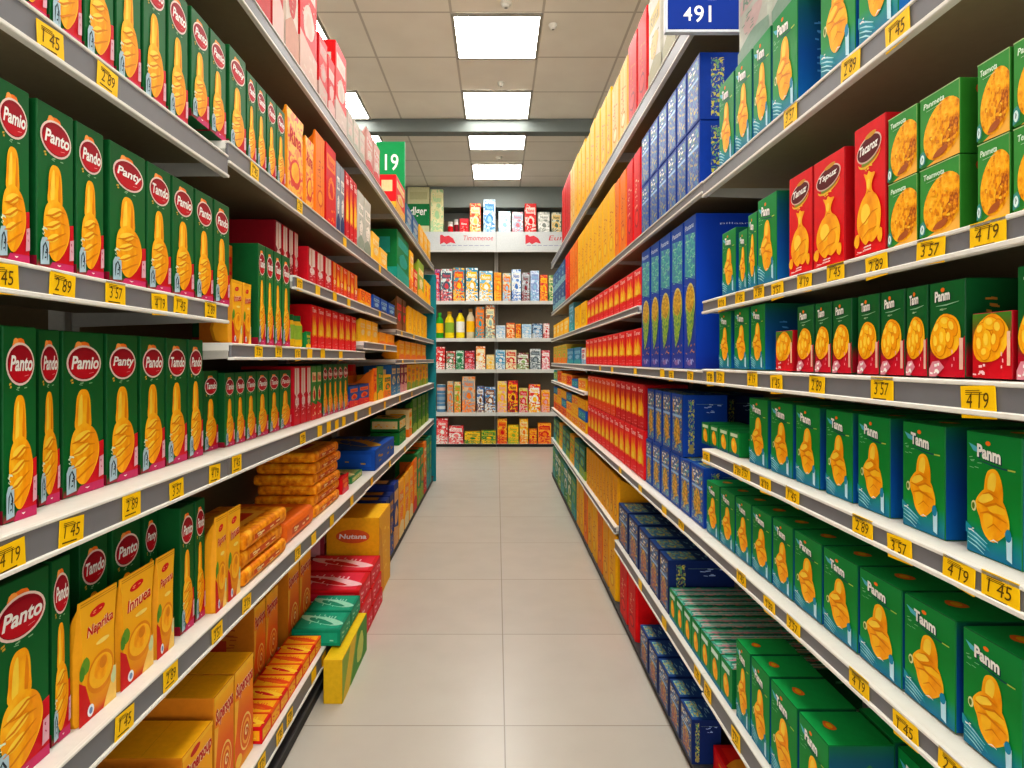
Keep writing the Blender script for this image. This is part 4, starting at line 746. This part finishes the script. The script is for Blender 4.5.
bl = [
 (2, 'b', 181, 222, 65, bottle('#2f9a2a', YL, '#3fae3a'), 'bright green bottle'), (2, 'b', 226, 277, 58, bottle('#e6c81a', LG, '#b8862a'), 'yellow bottle with brown cap'), (2, 'b', 284, 331, 50, bottle('#ead01c', WH, '#2a1c3a'), 'yellow bottle with dark cap'), (2, 'b', 338, 383, 45, bottle('#cfc0a0', YL, '#8a6a3a'), 'beige bottle'),
 (2, 'c', 386, 433, 35, BK('#c8742a', TQ, OR), 'tall brown-orange carton'), (2, 'c', 437, 487, 26, BK('#b8622c', '#8fb0a8', CR), 'tall russet carton'), (2, 'c', 491, 540, 130, BK('#c8d4dc', WH, LB), 'low grey-white carton'), (2, 'c', 544, 589, 117, BK('#d8501a', OR, CR), 'low orange carton'), (2, 'c', 592, 620, 122, BK('#e08a2a', YL, RD), 'low amber carton'), (2, 'c', 624, 674, 124, BK('#b0d0e4', WH, LB), 'low light blue carton'), (2, 'c', 677, 730, 121, BK('#2a4a74', '#d8d4d0', LB), 'low navy and white carton'), (2, 'c', 733, 766, 120, BK('#e0c4c4', RD, WH), 'low pink carton'),
 (3, 'c', 183, 230, 240, BK('#d62a1c', WH, RD), 'red carton'), (3, 'c', 235, 283, 262, BK('#c83a3a', WH, '#4a7a4a'), 'red and white carton'), (3, 'c', 286, 327, 260, BK('#cfe0d0', GN, '#3a7a5a'), 'white and green carton'), (3, 'c', 331, 383, 260, BK('#8a1a34', PK, RD), 'maroon carton'), (3, 'c', 388, 438, 237, BK('#ec7f16', WH, CR), 'orange and white carton'), (3, 'c', 441, 485, 280, BK('#d8c89a', YL, CR), 'beige carton'), (3, 'c', 489, 539, 256, BK('#9cc8e0', WH, '#2a8ab0'), 'light blue carton'), (3, 'c', 541, 597, 256, BK('#dcd2b0', CR, RD), 'cream carton'), (3, 'c', 600, 661, 270, BK('#8a2034', '#8fae6a', WH), 'maroon and green carton'), (3, 'c', 665, 721, 250, BK('#d4d8d4', '#9aa4a8', '#5a6468'), 'silver-white carton'), (3, 'c', 725, 768, 258, BK('#d83a44', PK, WH), 'red and pink carton'),
 (4, 'c', 241, 274, 416, BK('#c9b48a', GY, OR), 'tan carton'), (4, 'c', 277, 312, 420, BK('#d8c49a', OR, LG), 'beige carton'), (4, 'c', 317, 386, 392, BK('#d4b08a', OR, GY), 'tall beige and orange carton'), (4, 'c', 392, 430, 442, BK('#3a70b0', BR, WH), 'blue and brown carton'), (4, 'c', 433, 490, 446, BK('#4a86b8', WH, BR), 'low blue carton'), (4, 'c', 498, 548, 416, BK('#e8d07a', PK, YL), 'pale yellow carton'), (4, 'c', 551, 605, 414, BK('#e0201a', MR, YL), 'bright red carton with yellow'), (4, 'c', 609, 655, 452, BK('#c8d05a', PK, RD), 'lime carton'), (4, 'c', 658, 720, 432, BK('#e8301a', YL, WH), 'red and yellow carton'), (4, 'c', 723, 768, 462, BK('#f0b81c', PK, OR), 'yellow carton'),
 (5, 'c', 186, 245, 606, BK('#d4202a', WH, '#e86a6a'), 'tall red carton'), (5, 'c', 248, 325, 646, BK('#d4202a', '#e87a7a', WH), 'broad red carton'), (5, 'c', 330, 412, 676, BK('#e8c01c', GN, YL), 'yellow carton with green print'), (5, 'c', 416, 492, 671, BK('#9aae2a', YL, GN), 'olive green carton'), (5, 'c', 498, 549, 610, BK('#f0b81c', RD, OR), 'tall yellow carton with red foot'), (5, 'c', 552, 608, 642, BK('#eec81c', LG, YL), 'yellow and lime carton'), (5, 'c', 612, 657, 609, BK('#f2c01c', OR, CR), 'tall plain yellow carton'), (5, 'c', 661, 702, 661, BK('#e07a1c', RD, YL), 'small orange carton'), (5, 'c', 706, 775, 632, BK('#f2a818', OR, RD), 'broad amber carton')]
for sh, k, x0, x1, yt, me, lk in bl: back(sh, k, zx(x0), zx(x1), T(300, yt), me, lk)
for k in range(3):
    w = bx(zx(232)) - bx(zx(187)); put(can('#5a86a8', ['#c8d0d4', '#8aa0b0', '#d8b0a0'][k]), 'food_can', '', '', 'can', (bx(zx(209)), YB, BZ[4] + .145 * k + .0006), 0, w, w, .143, 0, ['bottom', 'middle', 'top'][k] + ' blue-grey can in the pile of three on the back rack')

# labels: look + count along the shelf from the aisle's near end (back rack: from its near-left end)
ORD = ['first', 'second', 'third', 'fourth', 'fifth', 'sixth', 'seventh', 'eighth', 'ninth', 'tenth', 'eleventh', 'twelfth', 'thirteenth', 'fourteenth', 'fifteenth', 'sixteenth']
grp = {}
for it in ITEMS:
    if it[5] is None: grp.setdefault((it[1], it[2]), []).append(it)
for (look, shelf), its in grp.items():
    its.sort(key=lambda i: i[4])
    for k, it in enumerate(its):
        n = len(its); w = len((look + ' ' + shelf).split())
        pos = '' if n == 1 else ', ' + (ORD[k] + (' from near end' if w + 4 <= 16 else ' back'))
        if n == 1: lab = f'{look}, {shelf}'
        else: lab = f'{look}{pos}, {shelf}'
        tag(it[0], lab, it[3], f'row of {look}, {shelf}' if n > 1 else None)
for it in ITEMS:
    if it[5]: tag(it[0], it[5], it[3], 'flat packs and cartons laid on the shelves' if it[0].name.startswith('flat') else None)

# ================================================================== racks
def empty(name, loc, label, cat, group=None):
    o = bpy.data.objects.new(name, None); C.objects.link(o); o.location = loc; o.empty_display_size = .1
    return tag(o, label, cat, group)
TAGS = []
for w in ('3 57', '2 89', '1 45', '4 19', None):
    mb = MB(); mb.box(-.029, .029, -.0012, 0, -.021, .021, M_TAG, 0)
    if w:
        a = Art(mb, .058, .042, z0=-.021)
        vs, fs = text_geo(w, .15, .0); mb.geo([(-.019 + x * .038, -.0016, -.008 + y * .02) for x, y in vs], fs, M_INK)
        for k in range(3): mb.box(-.02, .004 + .004 * k, -.0016, -.0012, .0145 - .0025 * k, .0153 - .0025 * k, M_INK)
        mb.box(-.022, .012, -.0016, -.0012, -.0155, -.0135, M_INK)
    TAGS.append(mb.mesh('price_tag'))
def rack(side, ya, yb, shelves, Xf, label, zbase=.06, top=2.4, endpanel=False, tagpx=None, pl=None):
    pa, pb = pl or (ya, yb)
    s = -1 if side == 'L' else 1; depth = .47; ym = (ya + yb) / 2
    root = empty('shelving_rack', (s * (Xf + depth / 2), ym, 0), label, 'shelving', 'shelving bays along the aisle')
    ox, oy = s * (Xf + depth / 2), ym
    def bxw(mb, X0, X1, y0, y1, z0, z1, m, bev=0, fm=None):   # X measured outward from the aisle's centre line
        a, b = sorted((s * X0 - ox, s * X1 - ox)); mb.box(a, b, y0 - oy, y1 - oy, z0, z1, m, bev, fm)
    g = .0015
    mb = MB(); bxw(mb, Xf + depth - .02, Xf + depth - .004, ya + .02, yb - .02, .02, top, M_BACK); mb.build('back_panel', root)
    for y0 in (ya + g, yb - .03 - g):
        mb = MB(); bxw(mb, Xf + depth - .06, Xf + depth - .0035, y0, y0 + .03, 0, top + .02, M_POST, .003); mb.build('upright', root)
    mb = MB(); bxw(mb, Xf + .012, Xf + depth - .065, pa + g, pb - g, 0, zbase - .012, M_DARK, .003); bxw(mb, Xf + .004, Xf + depth - .07, pa + g, pb - g, zbase - .012, zbase, mat('#4a4a4c'), .002); mb.build('base_plinth', root)
    for (zt, zb, y0, y1) in shelves:
        y0 = max(ya, y0) + g; y1 = min(yb, y1) - g
        mb = MB()
        bxw(mb, Xf + .006, Xf + depth - .066, y0, y1, zt - .022, zt, M_WHITE, .0015, {'bottom': M_UNDER_SHADE})
        bxw(mb, Xf, Xf + .012, y0, y1, zt - .007, zt - .0004, M_WHITE, .0015)
        bxw(mb, Xf - .002, Xf + .014, y0, y1, zb, zb + .008, M_WHITE, .0015)
        for yy in (y0, y1 - .004):
            a = [(Xf + .012, zb + .004), (Xf + depth - .066, zt - .06), (Xf + depth - .066, zt - .022), (Xf + .012, zt - .022)]
            v = [(s * X - ox, yv - oy, z) for yv in (yy, yy + .004) for X, z in a]
            mb.geo(v, [(0, 1, 2, 3), (7, 6, 5, 4), (0, 1, 5, 4), (1, 2, 6, 5), (2, 3, 7, 6), (3, 0, 4, 7)], M_POST)
        sh = mb.build('shelf', root)
        mb = MB(); bxw(mb, Xf + .003, Xf + .010, y0, y1, zb + .008, zt - .007, M_RAIL); mb.build('price_rail', sh)
        for i, px in enumerate((tagpx or {}).get(zt, ())):
            Y = depth_of(px, Xf)
            if not (y0 + .03 < Y < y1 - .03): continue
            o = bpy.data.objects.new('price_tag', TAGS[(i * 3 + int(zt * 10)) % 4 if Y < 2.3 else 4]); C.objects.link(o); o.parent = sh
            o.location = (s * (Xf + .0012) - ox, Y - oy, (zt + zb) / 2 - .002 + .003 * ((i * 7) % 3 - 1)); o.rotation_euler = (0, .06 * ((i * 5) % 3 - 1), math.pi/2 if side == 'L' else -math.pi/2)
            k = min(1.05, (zt - zb) / .045); o.scale = (1, 1, k)
    if endpanel:
        mb = MB(); bxw(mb, Xf - .02, Xf + depth, yb + .002, yb + .04, 0, 2.3, mat('#1f8a94'), .003); mb.build('end_panel', root)
    return root
XL, XR = .70, .628
big = 99
LT = {1.885: [51, 108], 1.925: [207, 255, 300, 345, 380], 1.495: [3, 63, 116, 160, 181, 211], 1.10: [10, 72, 132, 177, 215, 237, 303, 320, 329, 337, 344, 356, 370, 385, 400, 412], .70: [40, 125, 171, 217.5, 247, 298, 314, 332, 352, 372, 390, 405], .18: [180, 215, 262, 280, 290, 314, 324], 1.396: [233, 259, 279, 298, 310, 323, 341], 1.645: [300, 318, 335, 349, 365, 380], 2.395: [], 1.45: [365, 385], 1.355: [403, 415], 1.567: [402, 414]}
rack('L', .30, 1.62, [(2.395, 2.337, 0, big), (1.885, 1.825, 0, big), (1.495, 1.445, 0, big), (1.10, 1.04, 0, big), (.70, .64, 0, big), (.18, .11, 0, big)], XL, 'shelving bay at the camera end of the left rack', tagpx=LT)
rack('L', 1.62, 3.3, [(2.395, 2.337, 0, big), (1.925, 1.865, 0, big), (1.645, 1.597, 2.15, big), (1.396, 1.35, 1.64, big), (1.10, 1.04, 0, big), (.70, .64, 0, big), (.18, .11, 0, 2.92)], XL, 'second shelving bay of the left rack, holding flat orange packs', .058, tagpx=LT, pl=(1.62, 2.92))
rack('L', 3.3, 4.34, [(2.395, 2.337, 0, big), (1.925, 1.865, 0, big), (1.645, 1.6, 0, big), (1.45, 1.405, 0, big), (1.10, 1.04, 0, big), (.70, .645, 0, big)], XL, 'third shelving bay of the left rack, holding the large blue box', .058, tagpx=LT, pl=(3.88, 4.34))
rack('L', 4.34, 6.9, [(2.395, 2.337, 0, big), (1.925, 1.865, 0, big), (1.567, 1.525, 0, big), (1.355, 1.32, 0, big), (1.10, 1.04, 0, big), (.70, .645, 0, big)], XL, 'far shelving bay of the left rack with teal end panel', .06, endpanel=True, tagpx=LT)
RT = {1.897: [897, 850, 790], 1.53: [721.6, 739.6, 758.5, 777, 804, 835, 876, 930, 987], 1.323: [710, 720, 752, 776, 816.5, 881.5, 977.6], 1.318: [612, 635, 662, 671, 690, 600], 1.08: [706, 737.6, 745, 765, 792, 862, 899, 958, 999.5], .805: [664, 681, 741, 769, 793, 858.6, 905, 953, 620, 640], .39: [664, 697, 707.5, 735.5, 770, 640], .0: []}
rack('R', .30, 1.9, [(1.897, 1.846, 0, big), (1.53, 1.49, 0, big), (1.323, 1.277, 0, big), (1.08, 1.04, 0, big), (.805, .765, 0, big), (.39, .325, 0, big)], XR, 'shelving bay at the camera end of the right rack', .045, 2.2, tagpx=RT)
rack('R', 1.9, 3.32, [(2.48, 2.405, 0, big), (1.9, 1.86, 0, big), (1.595, 1.557, 2.775, big), (1.318, 1.277, 0, big), (.805, .765, 0, big), (.39, .335, 0, big)], XR, 'second shelving bay of the right rack, holding tall blue cartons', .045, tagpx=RT)
rack('R', 3.32, 4.52, [(2.48, 2.405, 0, big), (1.9, 1.86, 0, big), (1.595, 1.557, 0, big), (1.318, 1.277, 0, big), (.805, .765, 0, big), (.455, .415, 0, big)], XR, 'third shelving bay of the right rack, holding red flame packs', .045, tagpx=RT)
rack('R', 4.52, 7.2, [(2.48, 2.405, 0, big), (1.9, 1.86, 0, big), (1.595, 1.557, 0, big), (1.318, 1.28, 0, big), (1.118, 1.09, 0, big), (.805, .77, 0, big), (.455, .42, 0, big)], XR, 'far shelving bay of the right rack by the back rack', .045, tagpx=RT)
# back rack, two bays
def back_rack(x0, x1, label, logo, word):
    root = empty('wall_rack', ((x0 + x1) / 2, YB + .2, 0), label, 'shelving', 'shelving bays on the back wall'); ox = (x0 + x1) / 2; oy = YB + .2
    def B(mb, a, b, c, d, e, f, m, bev=0): mb.box(a - ox, b - ox, c - oy, d - oy, e, f, m, bev)
    g = .0015; yf = YB - .035
    mb = MB(); B(mb, x0 + .03, x1 - .03, YB + .36, YB + .375, .02, 3.6, mat('#766d5c', .6)); mb.build('back_panel', root)
    for xx in (x0 + g, x1 - .03 - g):
        mb = MB(); B(mb, xx, xx + .03, YB + .30, YB + .376, 0, 3.62, M_POST, .003); mb.build('upright', root)
    mb = MB(); B(mb, x0 + g, x1 - g, yf + .01, YB + .295, 0, .032, M_DARK, .003); mb.build('base_plinth', root)
    for zt, hh in ((3.27, .04), (2.27, .055), (1.69, .055), (1.205, .055), (.535, .055), (.045, .013)):
        mb = MB(); B(mb, x0 + g, x1 - g, yf + .008, YB + .295, zt - hh * .4, zt, M_WHITE, .001); sh = mb.build('shelf', root)
        mb = MB(); B(mb, x0 + g, x1 - g, yf, yf + .0075, zt - hh, zt, M_LIP if zt > .1 else M_DARK, .001); mb.build('price_rail', sh)
    mb = MB(); B(mb, x0 + g, x1 - g, yf - .035, yf - .012, 3.05, 3.335, mat('#bfc1bf', .5), .003); B(mb, x0 + g, x1 - g, yf - .04, yf - .01, 3.02, 3.049, M_LIP, .002)
    red = mat('#c83c46'); gy = mat('#8a8ea6')
    def W2(x, z): return (x - ox, yf - .0355 - oy, z)
    lx = logo
    mb.face([W2(lx + px, 3.19 + pz) for px, pz in ((0, -.05), (0, .09), (.03, .1), (.07, .07), (.13, .085), (.2, .04), (.24, -.04), (.16, -.02), (.1, -.05), (.06, -.02))], red)
    vs, fs = text_geo(word, .15, .0); mb.geo([W2(lx + .36 + x * .46, 3.20 + y * .075) for x, y in vs], fs, red)
    for k in range(9): mb.face([W2(lx + .02 + .085 * k, 3.115), W2(lx + .085 + .085 * k, 3.115), W2(lx + .085 + .085 * k, 3.125), W2(lx + .02 + .085 * k, 3.125)], gy)
    mb.build('banner_board', root)
back_rack(-1.46, -.012, 'back wall shelving bay with bottles on its second shelf', -.88, 'Timomenoe')
back_rack(-.012, 1.44, 'back wall shelving bay with tall red carton on top', .44, 'Eurron')

# ================================================================== room
def struct(o): o['kind'] = 'structure'; return o
CH = 4.07
# floor: pale stone tiles with thin joints
m, nt, b = _new('floor_tiles')
co = _coord(nt); mp = nt.nodes.new('ShaderNodeMapping'); nt.links.new(co, mp.inputs[0]); mp.inputs['Location'].default_value = (-.0276 - .0, .0, 0)
bt = nt.nodes.new('ShaderNodeTexBrick'); nt.links.new(mp.outputs[0], bt.inputs['Vector'])
bt.offset = 0; bt.inputs['Scale'].default_value = 1; bt.inputs['Brick Width'].default_value = 1.3; bt.inputs['Row Height'].default_value = .763; bt.inputs['Mortar Size'].default_value = .0028; bt.inputs['Mortar Smooth'].default_value = .3
bt.inputs['Color1'].default_value = lin('#c3bcae'); bt.inputs['Color2'].default_value = lin('#bfb8aa'); bt.inputs['Mortar'].default_value = lin('#9c9587')
ns = nt.nodes.new('ShaderNodeTexNoise'); nt.links.new(co, ns.inputs['Vector']); ns.inputs['Scale'].default_value = 5; ns.inputs['Detail'].default_value = 6
mx = nt.nodes.new('ShaderNodeMix'); mx.data_type = 'RGBA'; mx.blend_type = 'OVERLAY'; mx.inputs[0].default_value = .07
nt.links.new(bt.outputs['Color'], mx.inputs[6]); nt.links.new(ns.outputs['Fac'], mx.inputs[7])
hs = nt.nodes.new('ShaderNodeHueSaturation'); hs.inputs['Saturation'].default_value = .8; nt.links.new(mx.outputs[2], hs.inputs['Color'])
nt.links.new(hs.outputs[0], b.inputs['Base Color']); b.inputs['Roughness'].default_value = .27; b.inputs['Specular IOR Level'].default_value = .35
M_FLOOR = m
mb = MB(); mb.box(-4.5, 4.5, -3, 10.2, -.1, 0, M_FLOOR); struct(mb.build('floor'))
# ceiling: square tiles in a thin grid
m, nt, b = _new('ceiling_tiles')
s = nt.nodes.new('ShaderNodeSeparateXYZ'); nt.links.new(_coord(nt), s.inputs[0])
fx = _math(nt, 'FRACT', _math(nt, 'ADD', _math(nt, 'DIVIDE', s.outputs[0], .72), 50.5)); fy = _math(nt, 'FRACT', _math(nt, 'ADD', _math(nt, 'DIVIDE', s.outputs[1], .72), 50 - 4.85 / .72 + .0))
def near(v): return _math(nt, 'LESS_THAN', _math(nt, 'ABSOLUTE', _math(nt, 'SUBTRACT', v, .5)), .486)
inner = _math(nt, 'MULTIPLY', near(fx), near(fy))
ns = nt.nodes.new('ShaderNodeTexNoise'); nt.links.new(_coord(nt), ns.inputs['Vector']); ns.inputs['Scale'].default_value = 3
base = _ramp(nt, ns.outputs['Fac'], [(.3, '#dad3c6'), (.7, '#e0dacd')])
mx = nt.nodes.new('ShaderNodeMix'); mx.data_type = 'RGBA'; nt.links.new(inner, mx.inputs[0]); mx.inputs[6].default_value = lin('#b8b0a2'); nt.links.new(base, mx.inputs[7])
nt.links.new(mx.outputs[2], b.inputs['Base Color']); b.inputs['Roughness'].default_value = .8
mb = MB(); mb.box(-4.5, 4.5, -3, 10.2, CH, CH + .1, m); struct(mb.build('ceiling'))
wall = mat('#a3a49e', .7, .04, 4)
mb = MB(); mb.box(-4.5, 4.5, 10.1, 10.2, 0, CH, mat('#8b8e88', .7, .04, 4)); struct(mb.build('wall_back'))
mb = MB(); mb.box(-4.6, -4.5, -3, 10.2, 0, CH, wall); struct(mb.build('wall_left'))
mb = MB(); mb.box(4.5, 4.6, -3, 10.2, 0, CH, wall); struct(mb.build('wall_right'))
beam = mat('#6c726e', .55, .05, 6)
mb = MB(); mb.box(-4.5, 4.5, 6.98, 7.12, CH - .15, CH - .001, beam, .004); struct(mb.build('trim_1'))
mb = MB(); mb.box(-4.5, 4.5, 9.72, 10.09, CH - .33, CH - .001, mat('#7c827e', .55, .05, 6), .006); struct(mb.build('trim_2'))
# ceiling lights
E = bpy.data.materials.new('light_diffuser'); E.use_nodes = True
eb = E.node_tree.nodes['Principled BSDF']; eb.inputs['Base Color'].default_value = (.9, .9, .9, 1); eb.inputs['Emission Color'].default_value = (1, .975, .93, 1); eb.inputs['Emission Strength'].default_value = 15
def light(x, y, label, w=.36, d=.36):
    r = empty('ceiling_light', (x, y, CH - .004), label, 'ceiling light', 'square ceiling lights')
    mb = MB()
    for x0, x1, y0, y1 in ((-w, w, -d, -d + .022), (-w, w, d - .022, d), (-w, -w + .022, -d + .022, d - .022), (w - .022, w, -d + .022, d - .022)): mb.box(x0, x1, y0, y1, -.02, 0, mat('#8f8a80', .5), .002)
    mb.build('frame', r)
    mb = MB(); mb.box(-w + .022, w - .022, -d + .022, d - .022, -.013, -.004, E); mb.build('diffuser', r)
for x, y, l in ((0, 5.21, 'largest square ceiling light over the aisle'), (0, 6.60, 'second square ceiling light, just before the beam'), (0, 7.62, 'third square ceiling light, just past the beam'), (0, 8.92, 'farthest square ceiling light above the back rack'),
                (0, 3.77, 'square ceiling light above the aisle middle'), (0, 2.33, 'square ceiling light above the near racks'), (0, .89, 'square ceiling light overhead at the aisle entrance'), (0, -.6, 'square ceiling light behind the aisle entrance'),
                (-1.77, 5.2, 'square ceiling light above the neighbouring aisle, behind red packs'), (-1.77, 6.6, 'square ceiling light of neighbouring aisle before the beam'), (-1.77, 7.62, 'square ceiling light of neighbouring aisle past the beam'), (-1.77, 3.0, 'square ceiling light of neighbouring aisle above near rack'), (1.8, 3.0, 'square ceiling light over the aisle behind the right rack'), (1.8, 6.0, 'far square ceiling light over the aisle behind the right rack')):
    light(x, y, l)
# small ceiling fittings
def fitting(x, y, r0, label, name='smoke_detector', cat='smoke detector'):
    prof = [(r0, -.0, None), (r0, -.012, None), (r0 * .75, -.02, None), (r0 * .6, -.036, None), (r0 * .3, -.04, None)]
    mb = MB(); n = 18; mm = mat('#d9d6cc', .5)
    R = [[(r * math.cos(2*math.pi*j/n), r * math.sin(2*math.pi*j/n), z) for j in range(n)] for r, z, _ in prof]
    for i in range(len(R) - 1):
        for j in range(n): k = (j + 1) % n; mb.geo([R[i][j], R[i][k], R[i+1][k], R[i+1][j]], [(0, 1, 2, 3)], mm)
    mb.face(R[-1], mat('#8a8880')); o = mb.build(name, None, (x, y, CH - .0005)); tag(o, label, cat)
fitting((553 - CX) * 5.03 / F, 5.03, .036, 'round white smoke detector on the ceiling beside the largest light')
fitting((506 - CX) * 4.7 / F, 4.72, .045, 'round ceiling fitting just before the largest light', 'sprinkler_head', 'sprinkler')
fitting((501 - CX) * 6.08 / F, 6.08, .035, 'round ceiling fitting between the two largest lights', 'sprinkler_head', 'sprinkler')
fitting((499 - CX) * 8.3 / F, 8.3, .045, 'small round ceiling fitting between the two farthest lights', 'sprinkler_head', 'sprinkler')
# hanging signs
def sign(name, x0, x1, y, z0, z1, col, words, frame, label, wires=True):
    r = empty(name, ((x0 + x1) / 2, y, z0), label, 'sign')
    w = x1 - x0; h = z1 - z0
    mb = MB(); mb.box(-w/2, w/2, -.008, .008, 0, h, mat(col, .35, .05), .002)
    for t, u0, v0, u1, v1 in words:
        vs, fs = text_geo(t, 0, .01); mb.geo([(-w/2 + (u0 + x * (u1 - u0)) * w, -.0085, (v0 + yy * (v1 - v0)) * h) for x, yy in vs], fs, WHT)
    mb.build('sign_panel', r)
    mb = MB(); f = .008
    for a in ((-w/2 - f, w/2 + f, -f, 0), (-w/2 - f, w/2 + f, h, h + f), (-w/2 - f, -w/2, 0, h), (w/2, w/2 + f, 0, h)): mb.box(a[0], a[1], -.01, .01, a[2], a[3], mat(frame, .4), .001)
    mb.build('sign_frame', r)
    for sx in (-.35, .35) if wires else ():
        mb = MB(); mb.box(sx * w - .0015, sx * w + .0015, -.0015, .0015, h + f, CH - z0 - .002, mat('#8a8a86', .4)); mb.build('hanger_wire', r)
ys = 1.86
sign('hanging_sign', (667 - CX) * ys / F, (738 - CX) * ys / F, ys, EYE + (CY - 31) * ys / F, EYE + (CY - 31) * ys / F + .24, '#08328a', [('2', .56, .37, .69, .66), ('c', .81, .37, .90, .58), ('4', .22, .11, .34, .28), ('91', .37, .09, .61, .30)], '#c9ccd4', 'hanging blue sign with white digits 491 above the right rack')
ys = 4.825
sign('shelf_sign', (377 - CX) * ys / F, (404 - CX) * ys / F, ys, zF + .01, EYE + (CY - 143) * ys / F, '#0f9150', [('19', .3, .66, .8, .86)], '#2f9a62', 'green sign with white digits 19 standing on the left rack top shelf', False)

# ------------------------------------------------------------------ camera, world, colour
cam = bpy.data.cameras.new('camera'); co_ = bpy.data.objects.new('camera', cam); C.objects.link(co_)
co_.location = (0, 0, EYE); co_.rotation_euler = (math.pi/2, 0, 0)
cam.sensor_width = 36; cam.lens = F * 36 / 1024; cam.shift_x = (512 - CX) / 1024; cam.shift_y = (CY - 384) / 1024; cam.clip_start = .05
bpy.context.scene.camera = co_
w = bpy.data.worlds.new('world'); bpy.context.scene.world = w; w.use_nodes = True
w.node_tree.nodes['Background'].inputs[0].default_value = (1, .98, .95, 1); w.node_tree.nodes['Background'].inputs[1].default_value = 2.9
sc = bpy.context.scene; sc.view_settings.view_transform = 'Standard'; sc.view_settings.look = 'None'
try: sc.view_settings.look = 'Medium High Contrast'
except Exception as e: print('LOOK', e); sc.view_settings.exposure = 0.42
